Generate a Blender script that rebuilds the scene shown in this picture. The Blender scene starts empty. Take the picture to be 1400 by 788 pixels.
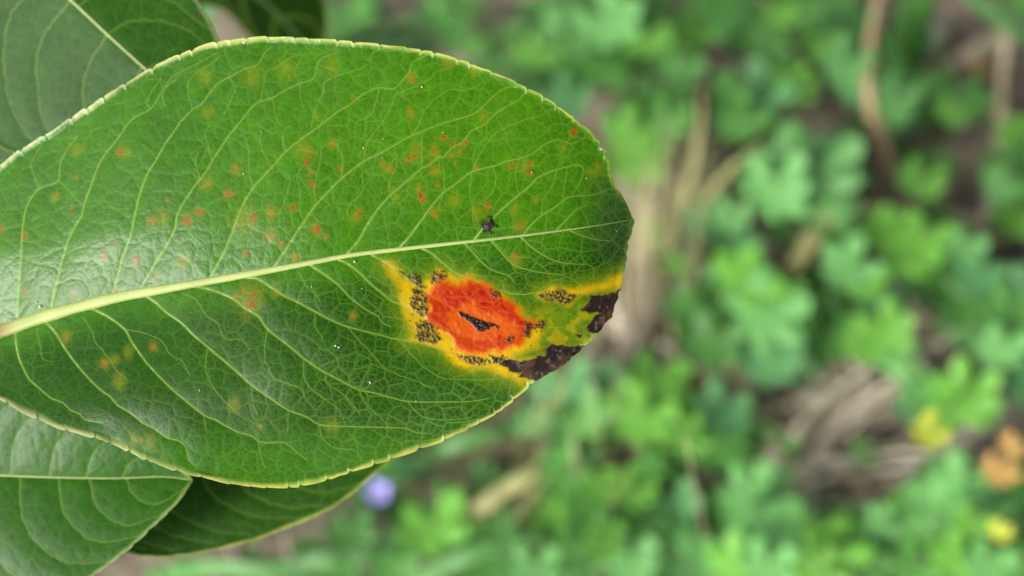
import bpy, math, random
import numpy as np
from mathutils import Vector, Matrix

random.seed(7)
rng = np.random.default_rng(11)
SC = bpy.context.scene
COL = SC.collection
R = math.radians

# ------------------------------------------------------------------ camera
PITCH = R(62.0)
HALF = math.tan(R(22.5))                 # half of the 45 degree horizontal view
CAM = Vector((0.0, 0.0, 0.371))
RIGHT = Vector((1, 0, 0))
UP = Vector((0, math.sin(PITCH), math.cos(PITCH)))
FWD = Vector((0, math.cos(PITCH), -math.sin(PITCH)))
FOCUS = 0.142
PXM = FOCUS * HALF / 700.0               # metres per photo pixel at the leaf
cd = bpy.data.cameras.new('camera')
cd.sensor_width = 36.0
cd.lens = 18.0 / HALF
cd.clip_start = 0.005
cd.clip_end = 200.0
cd.dof.use_dof = True
cd.dof.focus_distance = FOCUS + 0.0005
cd.dof.aperture_fstop = 11.0
cam = bpy.data.objects.new('camera', cd)
COL.objects.link(cam)
cam.location = CAM
cam.rotation_euler = (math.pi / 2 - PITCH, 0, 0)
SC.camera = cam

# ------------------------------------------------------------------ light: bright overcast day
SUN_EL, SUN_AZ = 34.0, 229.0             # azimuth clockwise from +Y: brightest sky low on the left, behind the photographer
w = bpy.data.worlds.new('World')
SC.world = w
w.use_nodes = True
nt = w.node_tree
bg = nt.nodes['Background']
sky = nt.nodes.new('ShaderNodeTexSky')
sky.sky_type = 'NISHITA'
sky.sun_disc = False
sky.sun_elevation = R(SUN_EL)
sky.sun_rotation = R(SUN_AZ)
sky.dust_density = 4.0
sky.ozone_density = 1.0
hs = nt.nodes.new('ShaderNodeHueSaturation')   # cloud cover: the sky is nearly grey
hs.inputs['Saturation'].default_value = 0.45
nt.links.new(sky.outputs[0], hs.inputs['Color'])
nt.links.new(hs.outputs[0], bg.inputs['Color'])
bg.inputs['Strength'].default_value = 0.13
sl = bpy.data.lights.new('sun', 'SUN')
sl.energy = 1.5
sl.angle = R(14)
sl.color = (1.0, 0.985, 0.955)
sun = bpy.data.objects.new('sun', sl)
COL.objects.link(sun)
sd = Vector((math.sin(R(SUN_AZ)) * math.cos(R(SUN_EL)), math.cos(R(SUN_AZ)) * math.cos(R(SUN_EL)), math.sin(R(SUN_EL))))
sun.rotation_euler = sd.to_track_quat('Z', 'Y').to_euler()
SC.view_settings.view_transform = 'Standard'
SC.view_settings.look = 'None'
SC.view_settings.gamma = 1.0
SC.view_settings.exposure = 1.32
SC.render.engine = 'CYCLES'
SC.cycles.max_bounces = 6
SC.cycles.use_denoising = True

# ------------------------------------------------------------------ helpers
def at(x, y, Z):
    """photo pixel + distance along the view axis -> point"""
    return CAM + FWD * Z + RIGHT * ((x - 700) / 700 * HALF * Z) + UP * ((394 - y) / 700 * HALF * Z)

def on_height(x, y, h):
    """photo pixel -> point at height h above the ground"""
    d = FWD + RIGHT * ((x - 700) / 700 * HALF) + UP * ((394 - y) / 700 * HALF)
    return CAM + d * ((h - CAM.z) / d.z)

def tag(o, label=None, cat=None, group=None, kind=None):
    if label: o['label'] = label
    if cat: o['category'] = cat
    if group: o['group'] = group
    if kind: o['kind'] = kind
    return o

def empty(name, loc):
    o = bpy.data.objects.new(name, None)
    o.empty_display_size = 0.01
    COL.objects.link(o)
    o.location = loc
    return o

def link(name, me, parent=None, loc=None):
    o = bpy.data.objects.new(name, me)
    COL.objects.link(o)
    if loc is not None: o.location = loc
    if parent is not None: o.parent = parent
    return o

def mesh_np(name, V, quads=None, tris=None, smooth=True, cols=None, rough=None, mat=None):
    me = bpy.data.meshes.new(name)
    V = np.asarray(V, dtype=np.float32)
    nq = 0 if quads is None else len(quads)
    n3 = 0 if tris is None else len(tris)
    me.vertices.add(len(V))
    me.vertices.foreach_set('co', V.ravel())
    loops = []
    if nq: loops.append(np.asarray(quads, dtype=np.int32).ravel())
    if n3: loops.append(np.asarray(tris, dtype=np.int32).ravel())
    loops = np.concatenate(loops)
    me.loops.add(len(loops))
    me.loops.foreach_set('vertex_index', loops)
    starts = np.concatenate([np.arange(nq) * 4, nq * 4 + np.arange(n3) * 3]).astype(np.int32)
    me.polygons.add(nq + n3)
    me.polygons.foreach_set('loop_start', starts)
    me.update(calc_edges=True)
    me.validate()
    me.polygons.foreach_set('use_smooth', np.full(len(me.polygons), smooth))
    if cols is not None:
        a = me.attributes.new('albedo', 'FLOAT_COLOR', 'POINT')
        c4 = np.ones((len(V), 4), dtype=np.float32)
        c4[:, :3] = cols
        a.data.foreach_set('color', c4.ravel())
    if rough is not None:
        a = me.attributes.new('rough', 'FLOAT', 'POINT')
        a.data.foreach_set('value', np.asarray(rough, dtype=np.float32))
    if mat: me.materials.append(mat)
    return me

def h2(ix, iy, seed):
    n = (ix.astype(np.int64) * 374761393 + iy.astype(np.int64) * 668265263 + seed * 974634413) & 0xFFFFFFFF
    n = ((n ^ (n >> 13)) * 1274126177) & 0xFFFFFFFF
    n = ((n ^ (n >> 16)) * 2246822519) & 0xFFFFFFFF
    return ((n ^ (n >> 15)) & 0xFFFFFF) / 16777216.0

def vnoise(x, y, size, seed=0):
    x = x / size; y = y / size
    ix = np.floor(x); iy = np.floor(y)
    fx = x - ix; fy = y - iy
    fx = fx * fx * (3 - 2 * fx); fy = fy * fy * (3 - 2 * fy)
    a = h2(ix, iy, seed); b = h2(ix + 1, iy, seed); c = h2(ix, iy + 1, seed); d = h2(ix + 1, iy + 1, seed)
    return (a + (b - a) * fx) * (1 - fy) + (c + (d - c) * fx) * fy

def fbm(x, y, size, seed=0, oct=4):
    t = np.zeros_like(x); amp = 0.5; tot = 0
    for k in range(oct):
        t += amp * vnoise(x, y, size / 2 ** k, seed + 17 * k); tot += amp; amp *= 0.5
    return t / tot

def vor(x, y, cell, seed):
    """distance to the nearest cell border (pixels) and a random number per cell"""
    x = x / cell; y = y / cell
    ix = np.floor(x); iy = np.floor(y)
    best = np.full(x.shape, 1e9); mx = np.zeros_like(x); my = np.zeros_like(x); ci = np.zeros_like(x)
    for j in (-1, 0, 1):
        for i in (-1, 0, 1):
            px = ix + i + h2(ix + i, iy + j, seed) * .9 + .05 - x
            py = iy + j + h2(ix + i, iy + j, seed + 1) * .9 + .05 - y
            d = px * px + py * py
            m = d < best
            best = np.where(m, d, best); mx = np.where(m, px, mx); my = np.where(m, py, my)
            ci = np.where(m, h2(ix + i, iy + j, seed + 2), ci)
    ed = np.full(x.shape, 9.0)
    for j in (-2, -1, 0, 1, 2):
        for i in (-2, -1, 0, 1, 2):
            px = ix + i + h2(ix + i, iy + j, seed) * .9 + .05 - x
            py = iy + j + h2(ix + i, iy + j, seed + 1) * .9 + .05 - y
            dx = px - mx; dy = py - my
            l = np.sqrt(dx * dx + dy * dy)
            ok = l > 1e-5
            l = np.maximum(l, 1e-5)
            d = (0.5 * (mx + px) * dx + 0.5 * (my + py) * dy) / l
            ed = np.where(ok & (d < ed), d, ed)
    return ed * cell, ci, np.sqrt(best) * cell

def ss(a, b, v):
    t = np.clip((v - a) / (b - a), 0, 1)
    return t * t * (3 - 2 * t)

def mix(c, d, m):
    return c + (np.asarray(d) - c) * m[:, None]

def spline(pts, step):
    """Catmull-Rom through pts, resampled about every step pixels"""
    P = np.asarray(pts, float)
    P = np.vstack([2 * P[0] - P[1], P, 2 * P[-1] - P[-2]])
    out = []
    for i in range(1, len(P) - 2):
        n = max(2, int(np.hypot(*(P[i + 1] - P[i])[:2]) / step))
        t = np.linspace(0, 1, n, endpoint=False)[:, None]
        out.append(0.5 * (2 * P[i] + (P[i + 1] - P[i - 1]) * t + (2 * P[i - 1] - 5 * P[i] + 4 * P[i + 1] - P[i + 2]) * t ** 2
                          + (3 * P[i] - P[i - 1] - 3 * P[i + 1] + P[i + 2]) * t ** 3))
    out.append(P[-2][None])
    return np.vstack(out)

def resample(P, n, power=1.0):
    seg = np.r_[0, np.cumsum(np.hypot(*np.diff(P[:, :2], axis=0).T))]
    t = np.linspace(0, 1, n) ** power * seg[-1]
    return np.stack([np.interp(t, seg, P[:, k]) for k in range(P.shape[1])], 1)

def sd_poly(x, y, poly):
    """signed distance to a polygon (negative inside)"""
    P = np.asarray(poly, float)
    d = np.full(x.shape, 1e9); inside = np.zeros(x.shape, bool)
    for i in range(len(P)):
        a = P[i]; b = P[(i + 1) % len(P)]
        ex, ey = b - a
        wx = x - a[0]; wy = y - a[1]
        t = np.clip((wx * ex + wy * ey) / (ex * ex + ey * ey + 1e-9), 0, 1)
        d = np.minimum(d, (wx - t * ex) ** 2 + (wy - t * ey) ** 2)
        c = (a[1] > y) != (b[1] > y)
        xi = a[0] + (y - a[1]) * ex / (ey if abs(ey) > 1e-9 else 1e-9)
        inside ^= c & (x < xi)
    return np.where(inside, -1, 1) * np.sqrt(d)

# ------------------------------------------------------------------ materials
def new_mat(name):
    m = bpy.data.materials.new(name)
    m.use_nodes = True
    n = m.node_tree.nodes
    return m, m.node_tree, n['Principled BSDF'], n['Material Output']

def leaf_mat(name, translucency=0.18, bump=0.25, rough=None, spec=0.17):
    """surface colour from the mesh's own 'albedo' layer, fine grain and a waxy cuticle from nodes"""
    m, t, b, out = new_mat(name)
    N = t.nodes
    a = N.new('ShaderNodeAttribute'); a.attribute_name = 'albedo'
    tc = N.new('ShaderNodeTexCoord')
    nz = N.new('ShaderNodeTexNoise'); nz.inputs['Scale'].default_value = 5200; nz.inputs['Detail'].default_value = 3
    t.links.new(tc.outputs['Object'], nz.inputs['Vector'])
    mr = N.new('ShaderNodeMapRange'); mr.inputs[3].default_value = 0.8; mr.inputs[4].default_value = 1.2
    t.links.new(nz.outputs[0], mr.inputs[0])
    mul = N.new('ShaderNodeVectorMath'); mul.operation = 'SCALE'
    t.links.new(a.outputs['Color'], mul.inputs[0]); t.links.new(mr.outputs[0], mul.inputs['Scale'])
    t.links.new(mul.outputs[0], b.inputs['Base Color'])
    if rough is None:
        r = N.new('ShaderNodeAttribute'); r.attribute_name = 'rough'
        t.links.new(r.outputs['Fac'], b.inputs['Roughness'])
    else:
        b.inputs['Roughness'].default_value = rough
    b.inputs['IOR'].default_value = 1.45
    b.inputs['Specular IOR Level'].default_value = spec
    bp = N.new('ShaderNodeBump'); bp.inputs['Strength'].default_value = bump; bp.inputs['Distance'].default_value = 0.00004
    t.links.new(nz.outputs[0], bp.inputs['Height']); t.links.new(bp.outputs[0], b.inputs['Normal'])
    tr = N.new('ShaderNodeBsdfTranslucent')
    t.links.new(mul.outputs[0], tr.inputs['Color'])
    mx = N.new('ShaderNodeMixShader'); mx.inputs[0].default_value = translucency
    t.links.new(b.outputs[0], mx.inputs[1]); t.links.new(tr.outputs[0], mx.inputs[2])
    t.links.new(mx.outputs[0], out.inputs['Surface'])
    return m

def plain_mat(name, c0, c1, scale=200, rough=0.6, translucency=0.0, vary=0.0, spec=0.35):
    """two tones mixed by noise; vary = brightness spread from object to object"""
    m, t, b, out = new_mat(name)
    N = t.nodes
    tc = N.new('ShaderNodeTexCoord')
    nz = N.new('ShaderNodeTexNoise'); nz.inputs['Scale'].default_value = scale; nz.inputs['Detail'].default_value = 4
    t.links.new(tc.outputs['Object'], nz.inputs['Vector'])
    cr = N.new('ShaderNodeMix'); cr.data_type = 'RGBA'
    cr.inputs[6].default_value = (*c0, 1); cr.inputs[7].default_value = (*c1, 1)
    mr = N.new('ShaderNodeMapRange'); mr.inputs[1].default_value = 0.35; mr.inputs[2].default_value = 0.65
    t.links.new(nz.outputs[0], mr.inputs[0]); t.links.new(mr.outputs[0], cr.inputs[0])
    src = cr.outputs[2]
    if vary:
        oi = N.new('ShaderNodeObjectInfo')
        mr2 = N.new('ShaderNodeMapRange'); mr2.inputs[3].default_value = 1 - vary; mr2.inputs[4].default_value = 1 + vary
        t.links.new(oi.outputs['Random'], mr2.inputs[0])
        hsv = N.new('ShaderNodeHueSaturation')
        t.links.new(mr2.outputs[0], hsv.inputs['Value']); t.links.new(src, hsv.inputs['Color'])
        src = hsv.outputs[0]
    t.links.new(src, b.inputs['Base Color'])
    b.inputs['Roughness'].default_value = rough
    b.inputs['Specular IOR Level'].default_value = spec
    if translucency:
        tr = N.new('ShaderNodeBsdfTranslucent'); t.links.new(src, tr.inputs['Color'])
        mx = N.new('ShaderNodeMixShader'); mx.inputs[0].default_value = translucency
        t.links.new(b.outputs[0], mx.inputs[1]); t.links.new(tr.outputs[0], mx.inputs[2])
        t.links.new(mx.outputs[0], out.inputs['Surface'])
    return m

def attr_mat(name, rough=0.75, translucency=0.0):
    m, t, b, out = new_mat(name)
    a = t.nodes.new('ShaderNodeAttribute'); a.attribute_name = 'albedo'
    t.links.new(a.outputs['Color'], b.inputs['Base Color'])
    b.inputs['Roughness'].default_value = rough
    return m

M_LEAF = leaf_mat('pear_leaf', 0.16, 0.35)
M_UNDER = leaf_mat('pear_leaf_underside', 0.1, 0.35, None, 0.03)
M_VEIN = leaf_mat('pear_leaf_vein', 0.05, 0.2, 0.42)
M_BARK = plain_mat('pear_bark', (0.10, 0.055, 0.03), (0.17, 0.11, 0.06), 300, 0.8)
TONES = {
    'mid':    plain_mat('weed_mid_green', (0.070, 0.225, 0.040), (0.10, 0.28, 0.055), 60, 0.5, 0.25, 0.3),
    'bright': plain_mat('weed_bright_green', (0.112, 0.325, 0.035), (0.145, 0.36, 0.055), 60, 0.5, 0.25, 0.16),
    'pale':   plain_mat('weed_pale_green', (0.120, 0.335, 0.088), (0.150, 0.365, 0.11), 60, 0.48, 0.25, 0.14),
    'blue':   plain_mat('weed_bluish_green', (0.090, 0.27, 0.090), (0.115, 0.31, 0.11), 60, 0.5, 0.25, 0.15),
    'dark':   plain_mat('weed_dark_green', (0.040, 0.145, 0.026), (0.058, 0.18, 0.03), 60, 0.5, 0.2, 0.22),
    'yellow': plain_mat('weed_yellow', (0.48, 0.52, 0.04), (0.42, 0.48, 0.06), 60, 0.55, 0.2, 0.1),
    'orange': plain_mat('weed_orange', (0.55, 0.33, 0.11), (0.48, 0.27, 0.07), 60, 0.6, 0.15, 0.1),
}
M_PETIOLE = plain_mat('weed_petiole', (0.10, 0.20, 0.05), (0.16, 0.2, 0.07), 100, 0.55, 0, 0.2)
M_STRAW = plain_mat('straw', (0.46, 0.39, 0.25), (0.38, 0.31, 0.19), 120, 0.65, 0.0, 0.15)
M_STRAW_BROWN = plain_mat('straw_brown', (0.38, 0.31, 0.19), (0.38, 0.25, 0.12), 90, 0.65, 0.0, 0.1)
M_OLIVE = plain_mat('straw_olive', (0.29, 0.30, 0.11), (0.34, 0.32, 0.15), 90, 0.65, 0.0, 0.15)
M_DEADLEAF = plain_mat('dead_leaf', (0.45, 0.38, 0.28), (0.35, 0.28, 0.2), 150, 0.7, 0.1, 0.1)
M_BLADE = plain_mat('grass_blade', (0.085, 0.24, 0.06), (0.12, 0.28, 0.09), 90, 0.45, 0.2, 0.15)
M_LITTER = attr_mat('litter', 0.8)
M_SPECK = plain_mat('pale_speck', (0.42, 0.43, 0.42), (0.3, 0.3, 0.3), 4000, 0.25)
M_FLECK = plain_mat('black_fleck', (0.012, 0.009, 0.008), (0.025, 0.018, 0.015), 4000, 0.6)
M_PETAL = plain_mat('lilac_petal', (0.30, 0.27, 0.72), (0.38, 0.34, 0.80), 200, 0.5, 0.2)

# ------------------------------------------------------------------ ground
def build_ground():
    m, t, b, out = new_mat('soil')
    N = t.nodes
    tc = N.new('ShaderNodeTexCoord')
    n1 = N.new('ShaderNodeTexNoise'); n1.inputs['Scale'].default_value = 22; n1.inputs['Detail'].default_value = 6
    n2 = N.new('ShaderNodeTexNoise'); n2.inputs['Scale'].default_value = 160; n2.inputs['Detail'].default_value = 5
    cr = N.new('ShaderNodeValToRGB')
    e = cr.color_ramp.elements
    e[0].position = 0.32; e[0].color = (0.066, 0.053, 0.036, 1)
    e[1].position = 0.72; e[1].color = (0.31, 0.265, 0.19, 1)
    k = cr.color_ramp.elements.new(0.5); k.color = (0.165, 0.135, 0.092, 1)
    ad = N.new('ShaderNodeMix'); ad.data_type = 'FLOAT'; ad.inputs[0].default_value = 0.4
    for n in (n1, n2): t.links.new(tc.outputs['Object'], n.inputs['Vector'])
    t.links.new(n1.outputs[0], ad.inputs[2]); t.links.new(n2.outputs[0], ad.inputs[3])
    t.links.new(ad.outputs[0], cr.inputs[0]); t.links.new(cr.outputs[0], b.inputs['Base Color'])
    b.inputs['Roughness'].default_value = 0.9
    bp = N.new('ShaderNodeBump'); bp.inputs['Distance'].default_value = 0.004; bp.inputs['Strength'].default_value = 0.8
    t.links.new(n2.outputs[0], bp.inputs['Height']); t.links.new(bp.outputs[0], b.inputs['Normal'])
    g = np.linspace(-1, 1, 221)
    g = 0.9 * g + 45 * np.sign(g) * np.abs(g) ** 9
    X, Y = np.meshgrid(g, g)
    x, y = X.ravel(), Y.ravel() + 0.2
    near = np.exp(-(x ** 2 + (y - .2) ** 2) / 4)
    z = near * (0.010 * (fbm(x, y, .07, 5) - .5) + 0.008 * (vnoise(x, y, .3, 9) - .5)) - 0.007
    n = len(g)
    i = np.arange(n * n).reshape(n, n)
    q = np.stack([i[:-1, :-1], i[:-1, 1:], i[1:, 1:], i[1:, :-1]], -1).reshape(-1, 4)
    o = link('ground', mesh_np('ground', np.stack([x, y, z], 1), quads=q, mat=m))
    tag(o, 'bare brown soil under the weeds and straw', None, None, 'structure')
build_ground()

# ------------------------------------------------------------------ unseen pear tree, added so its crown blocks sky glare on the leaves
def added_blocker_tree():
    gg = np.random.default_rng(21)
    base = Vector((0.75, -1.15, -.01))
    t = empty('added_blocker_tree', base)
    tag(t, 'unseen added pear tree, its dense crown blocking sky glare on the spotted leaf', 'tree')
    def stick(name, pts, r0, r1, parent):
        V, Q, T = [], [], []
        P = spline([list(p) for p in pts], .08)
        n = len(P); ns = 9
        for i, p in enumerate(P):
            d = P[min(i + 1, n - 1)] - P[max(i - 1, 0)]; d /= np.linalg.norm(d)
            a = np.cross(d, (.3, .9, .1)); a /= np.linalg.norm(a); b = np.cross(d, a)
            r = r0 + (r1 - r0) * i / (n - 1)
            for k in range(ns):
                an = 2 * math.pi * k / ns
                V.append(p + (a * math.cos(an) + b * math.sin(an)) * r * (1 + .12 * math.sin(3 * an + i)))
        for i in range(n - 1):
            for k in range(ns): Q.append((i * ns + k, i * ns + (k + 1) % ns, (i + 1) * ns + (k + 1) % ns, (i + 1) * ns + k))
        return link(name, mesh_np(name, np.array(V), quads=Q, mat=M_BARK), parent)
    stick('trunk', [(0, 0, 0), (-.02, .03, .4), (-.06, .1, .8), (-.1, .2, 1.2), (-.2, .35, 1.6)], .05, .02, t)
    cen = np.array((-.30, .85, 1.36)); rad = np.array((1.03, 1.25, .52))
    for k in range(9):
        e = cen + gg.normal(0, .5, 3) * rad * .8
        s0 = np.array((-.06, .1, .8 + .05 * k))
        stick('limb', [s0, (s0 + e) / 2 + (0, 0, .05), e], .016, .004, t)
    n = 8500
    d = gg.normal(size=(n, 3)); d /= np.linalg.norm(d, axis=1)[:, None]
    C = cen + d * rad * (gg.random(n) ** .45)[:, None] * (0.85 + .3 * gg.random(n))[:, None]
    V, Q = [], []
    prof = [(0, 0), (.25, .26), (.55, .32), (.8, .2), (1, 0.01)]
    for c in C:
        a = gg.normal(size=3); a[2] = a[2] * .4 - .5; a /= np.linalg.norm(a)
        b = np.cross(a, gg.normal(size=3) * .5 + (0, 0, 1)); b /= np.linalg.norm(b); nn = np.cross(a, b)
        L = gg.uniform(.06, .09)
        k0 = len(V)
        for (u, w_) in prof:
            for k in (-1, 0, 1): V.append(c + a * u * L + b * w_ * L * k + nn * (.08 * abs(k) - .1 * u * u) * L)
        for i in range(4):
            for k in range(2):
                q = k0 + i * 3 + k
                Q.append((q, q + 3, q + 4, q + 1))
    cr = link('crown', mesh_np('crown', np.array(V), quads=Q, mat=plain_mat('crown_leaf', (0.03, 0.09, 0.008), (0.045, 0.12, 0.01), 40, .5, .2)), t)
    cr['kind'] = 'stuff'
added_blocker_tree()

# ------------------------------------------------------------------ pear leaves
def vein_fields(x, y, veins):
    """distance to the nearest traced vein in units of its half width, and in pixels"""
    rel = np.full(x.shape, 50.0); dist = np.full(x.shape, 200.0)
    order = np.argsort(x); xs = x[order]
    for P in veins:
        for i in range(len(P) - 1):
            ax, ay, aw = P[i]; bx, by, bw = P[i + 1]
            lo, hi = np.searchsorted(xs, [min(ax, bx) - 34, max(ax, bx) + 34])
            idx = order[lo:hi]
            yy = y[idx]
            idx = idx[(yy > min(ay, by) - 34) & (yy < max(ay, by) + 34)]
            if not len(idx): continue
            ex, ey = bx - ax, by - ay
            wx = x[idx] - ax; wy = y[idx] - ay
            t = np.clip((wx * ex + wy * ey) / (ex * ex + ey * ey + 1e-9), 0, 1)
            d = np.hypot(wx - t * ex, wy - t * ey)
            rel[idx] = np.minimum(rel[idx], d / (aw + (bw - aw) * t))
            dist[idx] = np.minimum(dist[idx], d)
    return rel, dist

def taper(pts, w0, w1, jit=0.5, seed=0, step=7):
    P = spline(pts, step)
    n = len(P)
    t = np.linspace(0, 1, n)
    r = np.random.default_rng(seed)
    P = P + r.normal(0, jit, P.shape) * np.minimum(1, 4 * t * (1 - t) + .1)[:, None]
    return np.c_[P, w0 + (w1 - w0) * t ** .8]

class Leaf:
    """one pear leaf blade traced in photo pixels: midrib, two margins, veins, relief"""
    def __init__(s, mid, up, lo, Z0, height, nu, nv, veins, colour, tooth=(28, 4.0), seed=0, minor=None):
        s.Z0, s.height, s.seed, s.colour = Z0, height, seed, colour
        s.mid = spline(mid, 4); s.up = spline(up, 2); s.lo = spline(lo, 2)
        s.veins = veins; s.minor = minor or []
        s.nu, s.nv, s.tooth = nu, nv, tooth
        s.jag = 1.0 if minor else 0.0
        o = np.argsort(s.mid[:, 0])
        s.mo = s.mid[o]

    def side(s, x, y):
        """signed pixel distance from the midrib (negative above it)"""
        dx, dy = s.mid[-1] - s.mid[0]
        l = math.hypot(dx, dy)
        # project along the chord, then interpolate the midrib's own bow
        ox, oy = s.mid[0]
        mu = ((s.mid[:, 0] - ox) * dx + (s.mid[:, 1] - oy) * dy) / l
        mv = (-(s.mid[:, 0] - ox) * dy + (s.mid[:, 1] - oy) * dx) / l
        u = ((x - ox) * dx + (y - oy) * dy) / l
        v = (-(x - ox) * dy + (y - oy) * dx) / l
        return v - np.interp(u, mu, mv), u / l

    def depth(s, x, y):
        sv, u = s.side(x, y)
        return s.Z0 - s.height(x, y, sv, u) * PXM

    def world(s, x, y, lift=0.0):
        Z = s.depth(x, y) - lift * PXM
        k = HALF * Z / 700
        r = np.outer((x - 700) * k, RIGHT) + np.outer((394 - y) * k, UP) + np.outer(Z, FWD)
        return r + np.array(CAM)

    def teeth(s, B, sign, seed):
        T = np.gradient(B, axis=0)
        T /= np.hypot(T[:, 0], T[:, 1])[:, None] + 1e-9
        Nn = np.stack([T[:, 1], -T[:, 0]], 1) * sign
        L = np.r_[0, np.cumsum(np.hypot(*np.diff(B, axis=0).T))]
        r = np.random.default_rng(seed)
        pos = [0.0]
        while pos[-1] < L[-1]: pos.append(pos[-1] + s.tooth[0] * r.uniform(.5, 1.6) * (1 - .35 * pos[-1] / L[-1]))
        pos = np.array(pos)
        k = np.clip(np.searchsorted(pos, L) - 1, 0, len(pos) - 2)
        ph = (L - pos[k]) / (pos[k + 1] - pos[k])
        amp = s.tooth[1] * (0.6 + 0.8 * h2(k, k * 0, seed))
        # low rounded teeth that lean towards the tip with a small notch after each
        d = amp * (.30 * ph * (1 - ss(.93, 1.0, ph)) - .42 * np.exp(-(np.minimum(ph, 1 - ph) / .085) ** 2) * (h2(k, k * 0 + 3, seed) > .3))
        d *= np.minimum(1, 6 * (1 - L / L[-1]))
        d += 1.6 * (vnoise(L, L * 0, 13, seed) - .5) + s.jag * 4.5 * (vnoise(L, L * 0, 7, seed + 5) - .6) * ss(.84, .90, L / L[-1])
        notch = np.exp(-(np.minimum(ph, 1 - ph) / .07) ** 2)
        return Nn * d[:, None], notch

    def build(s, root, name, label):
        nu, nv = s.nu, s.nv
        Mi = resample(s.mid, nu)
        U = resample(s.up, nu); Lo = resample(s.lo, nu)
        dU, nu_notch = s.teeth(U, 1, s.seed + 1)
        dL, lo_notch = s.teeth(Lo, -1, s.seed + 2)
        tv = np.linspace(0, 1, nv + 1)
        tv = 1 - (1 - tv) ** 1.15
        rows = []; edge = []; notch = []
        for B, dB, nn, rev in ((U, dU, nu_notch, True), (Lo, dL, lo_notch, False)):
            T = np.gradient(B, axis=0); T /= np.hypot(T[:, 0], T[:, 1])[:, None] + 1e-9
            D = B - Mi
            perp = np.abs(D[:, 0] * T[:, 1] - D[:, 1] * T[:, 0])
            ts = tv[::-1][:-1] if rev else tv
            rows.append(Mi[:, None] + D[:, None] * ts[None, :, None] + dB[:, None] * (ts ** 14)[None, :, None])
            edge.append(perp[:, None] * (1 - ts)[None])
            notch.append(nn[:, None] * np.ones(len(ts))[None])
        G = np.concatenate(rows, 1); E = np.concatenate(edge, 1).ravel(); K = np.concatenate(notch, 1).ravel()
        nw = G.shape[1]
        x, y = G[..., 0].ravel(), G[..., 1].ravel()
        rel, dist = vein_fields(x, y, s.veins)
        s.minor_rel = vein_fields(x, y, s.minor)[0] if s.minor else np.full(x.shape, 50.0)
        sv, u = s.side(x, y)
        cols, rough, relief = s.colour(s, x, y, sv, u, E, K, rel, dist)
        W = s.world(x, y, relief)
        i = np.arange(nu * nw).reshape(nu, nw)
        q = np.stack([i[:-1, :-1], i[1:, :-1], i[1:, 1:], i[:-1, 1:]], -1).reshape(-1, 4)
        # a real edge: the margin turns down by the blade's thickness
        bl = np.r_[i[:, 0], i[::-1, -1]]
        back = W[bl] + np.array(FWD) * (3.0 * PXM) 
        nb = len(W) + np.arange(len(bl))
        qe = np.stack([bl[:-1], nb[:-1], nb[1:], bl[1:]], -1)
        W = np.vstack([W, back]); cols = np.vstack([cols, cols[bl]]); rough = np.r_[rough, rough[bl]]
        org = at(s.mid[0, 0], s.mid[0, 1], float(s.depth(*s.mid[:1].T)[0]))
        me = mesh_np(name, W - np.array(org), quads=np.vstack([q, qe]), cols=cols, rough=rough, mat=M_LEAF)
        ob = link(name, me, root, org - root.location)
        ob['label'] = label
        s.ob, s.org = ob, org
        return ob

    def ridge(s, P, name, lift=0.6, cols=None, flat=0.55):
        """a raised vein lying on the blade, a sub-part"""
        x, y, wd = P.T
        T = np.gradient(P[:, :2], axis=0); T /= np.hypot(T[:, 0], T[:, 1])[:, None] + 1e-9
        Nn = np.stack([T[:, 1], -T[:, 0]], 1)
        V = []
        for k in np.linspace(-1, 1, 7):
            px = x + Nn[:, 0] * wd * k; py = y + Nn[:, 1] * wd * k
            V.append(s.world(px, py, -0.5 + (lift + wd * flat) * math.sqrt(max(0, 1 - k * k))))
        V = np.stack(V, 1)
        n = len(P)
        i = np.arange(n * 7).reshape(n, 7)
        q = np.stack([i[:-1, :-1], i[1:, :-1], i[1:, 1:], i[:-1, 1:]], -1).reshape(-1, 4)
        c = np.repeat(cols, 7, axis=0)
        if name == 'midrib':      # greener flanks, pale crest
            e = np.tile(np.abs(np.linspace(-1, 1, 7)), n)
            c = mix(c, (0.20, 0.30, 0.03), ss(.55, 1.0, e) * .75)
        me = mesh_np(name, V.reshape(-1, 3) - np.array(s.org), quads=q, cols=c * .6, mat=M_VEIN)
        return link(name, me, s.ob)

# ---- the spotted leaf: traced veins ------------------------------------------------
MID = [(-165, 497), (-90, 478), (0, 453), (60, 433), (150, 409), (220, 396), (300, 382), (400, 364), (474, 350), (520, 344), (600, 335), (700, 324), (800, 311), (866, 300)]
UPPER = [(-165, 497), (-158, 430), (-118, 345), (-60, 275), (0, 226), (30, 204), (60, 186), (95, 163), (130, 140), (165, 118), (200, 97), (235, 79), (270, 65), (300, 57), (340, 52), (380, 51),
         (420, 53), (470, 56), (520, 61), (565, 67), (610, 76), (650, 90), (690, 105), (730, 125), (760, 143), (790, 165), (812, 186), (825, 204), (832, 222), (837, 240), (847, 262), (860, 282), (866, 300)]
LOWER = [(-165, 497), (-130, 503), (-70, 516), (0, 547), (20, 558), (45, 570), (80, 585), (120, 596), (150, 606), (180, 619), (210, 633), (250, 646), (290, 656), (330, 664), (380, 667), (430, 661),
         (470, 649), (520, 633), (570, 616), (620, 596), (660, 576), (690, 557), (715, 536), (735, 519), (760, 506), (785, 487), (800, 473), (820, 453), (838, 428), (848, 400), (852, 375), (857, 350), (862, 325), (866, 300)]
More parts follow.
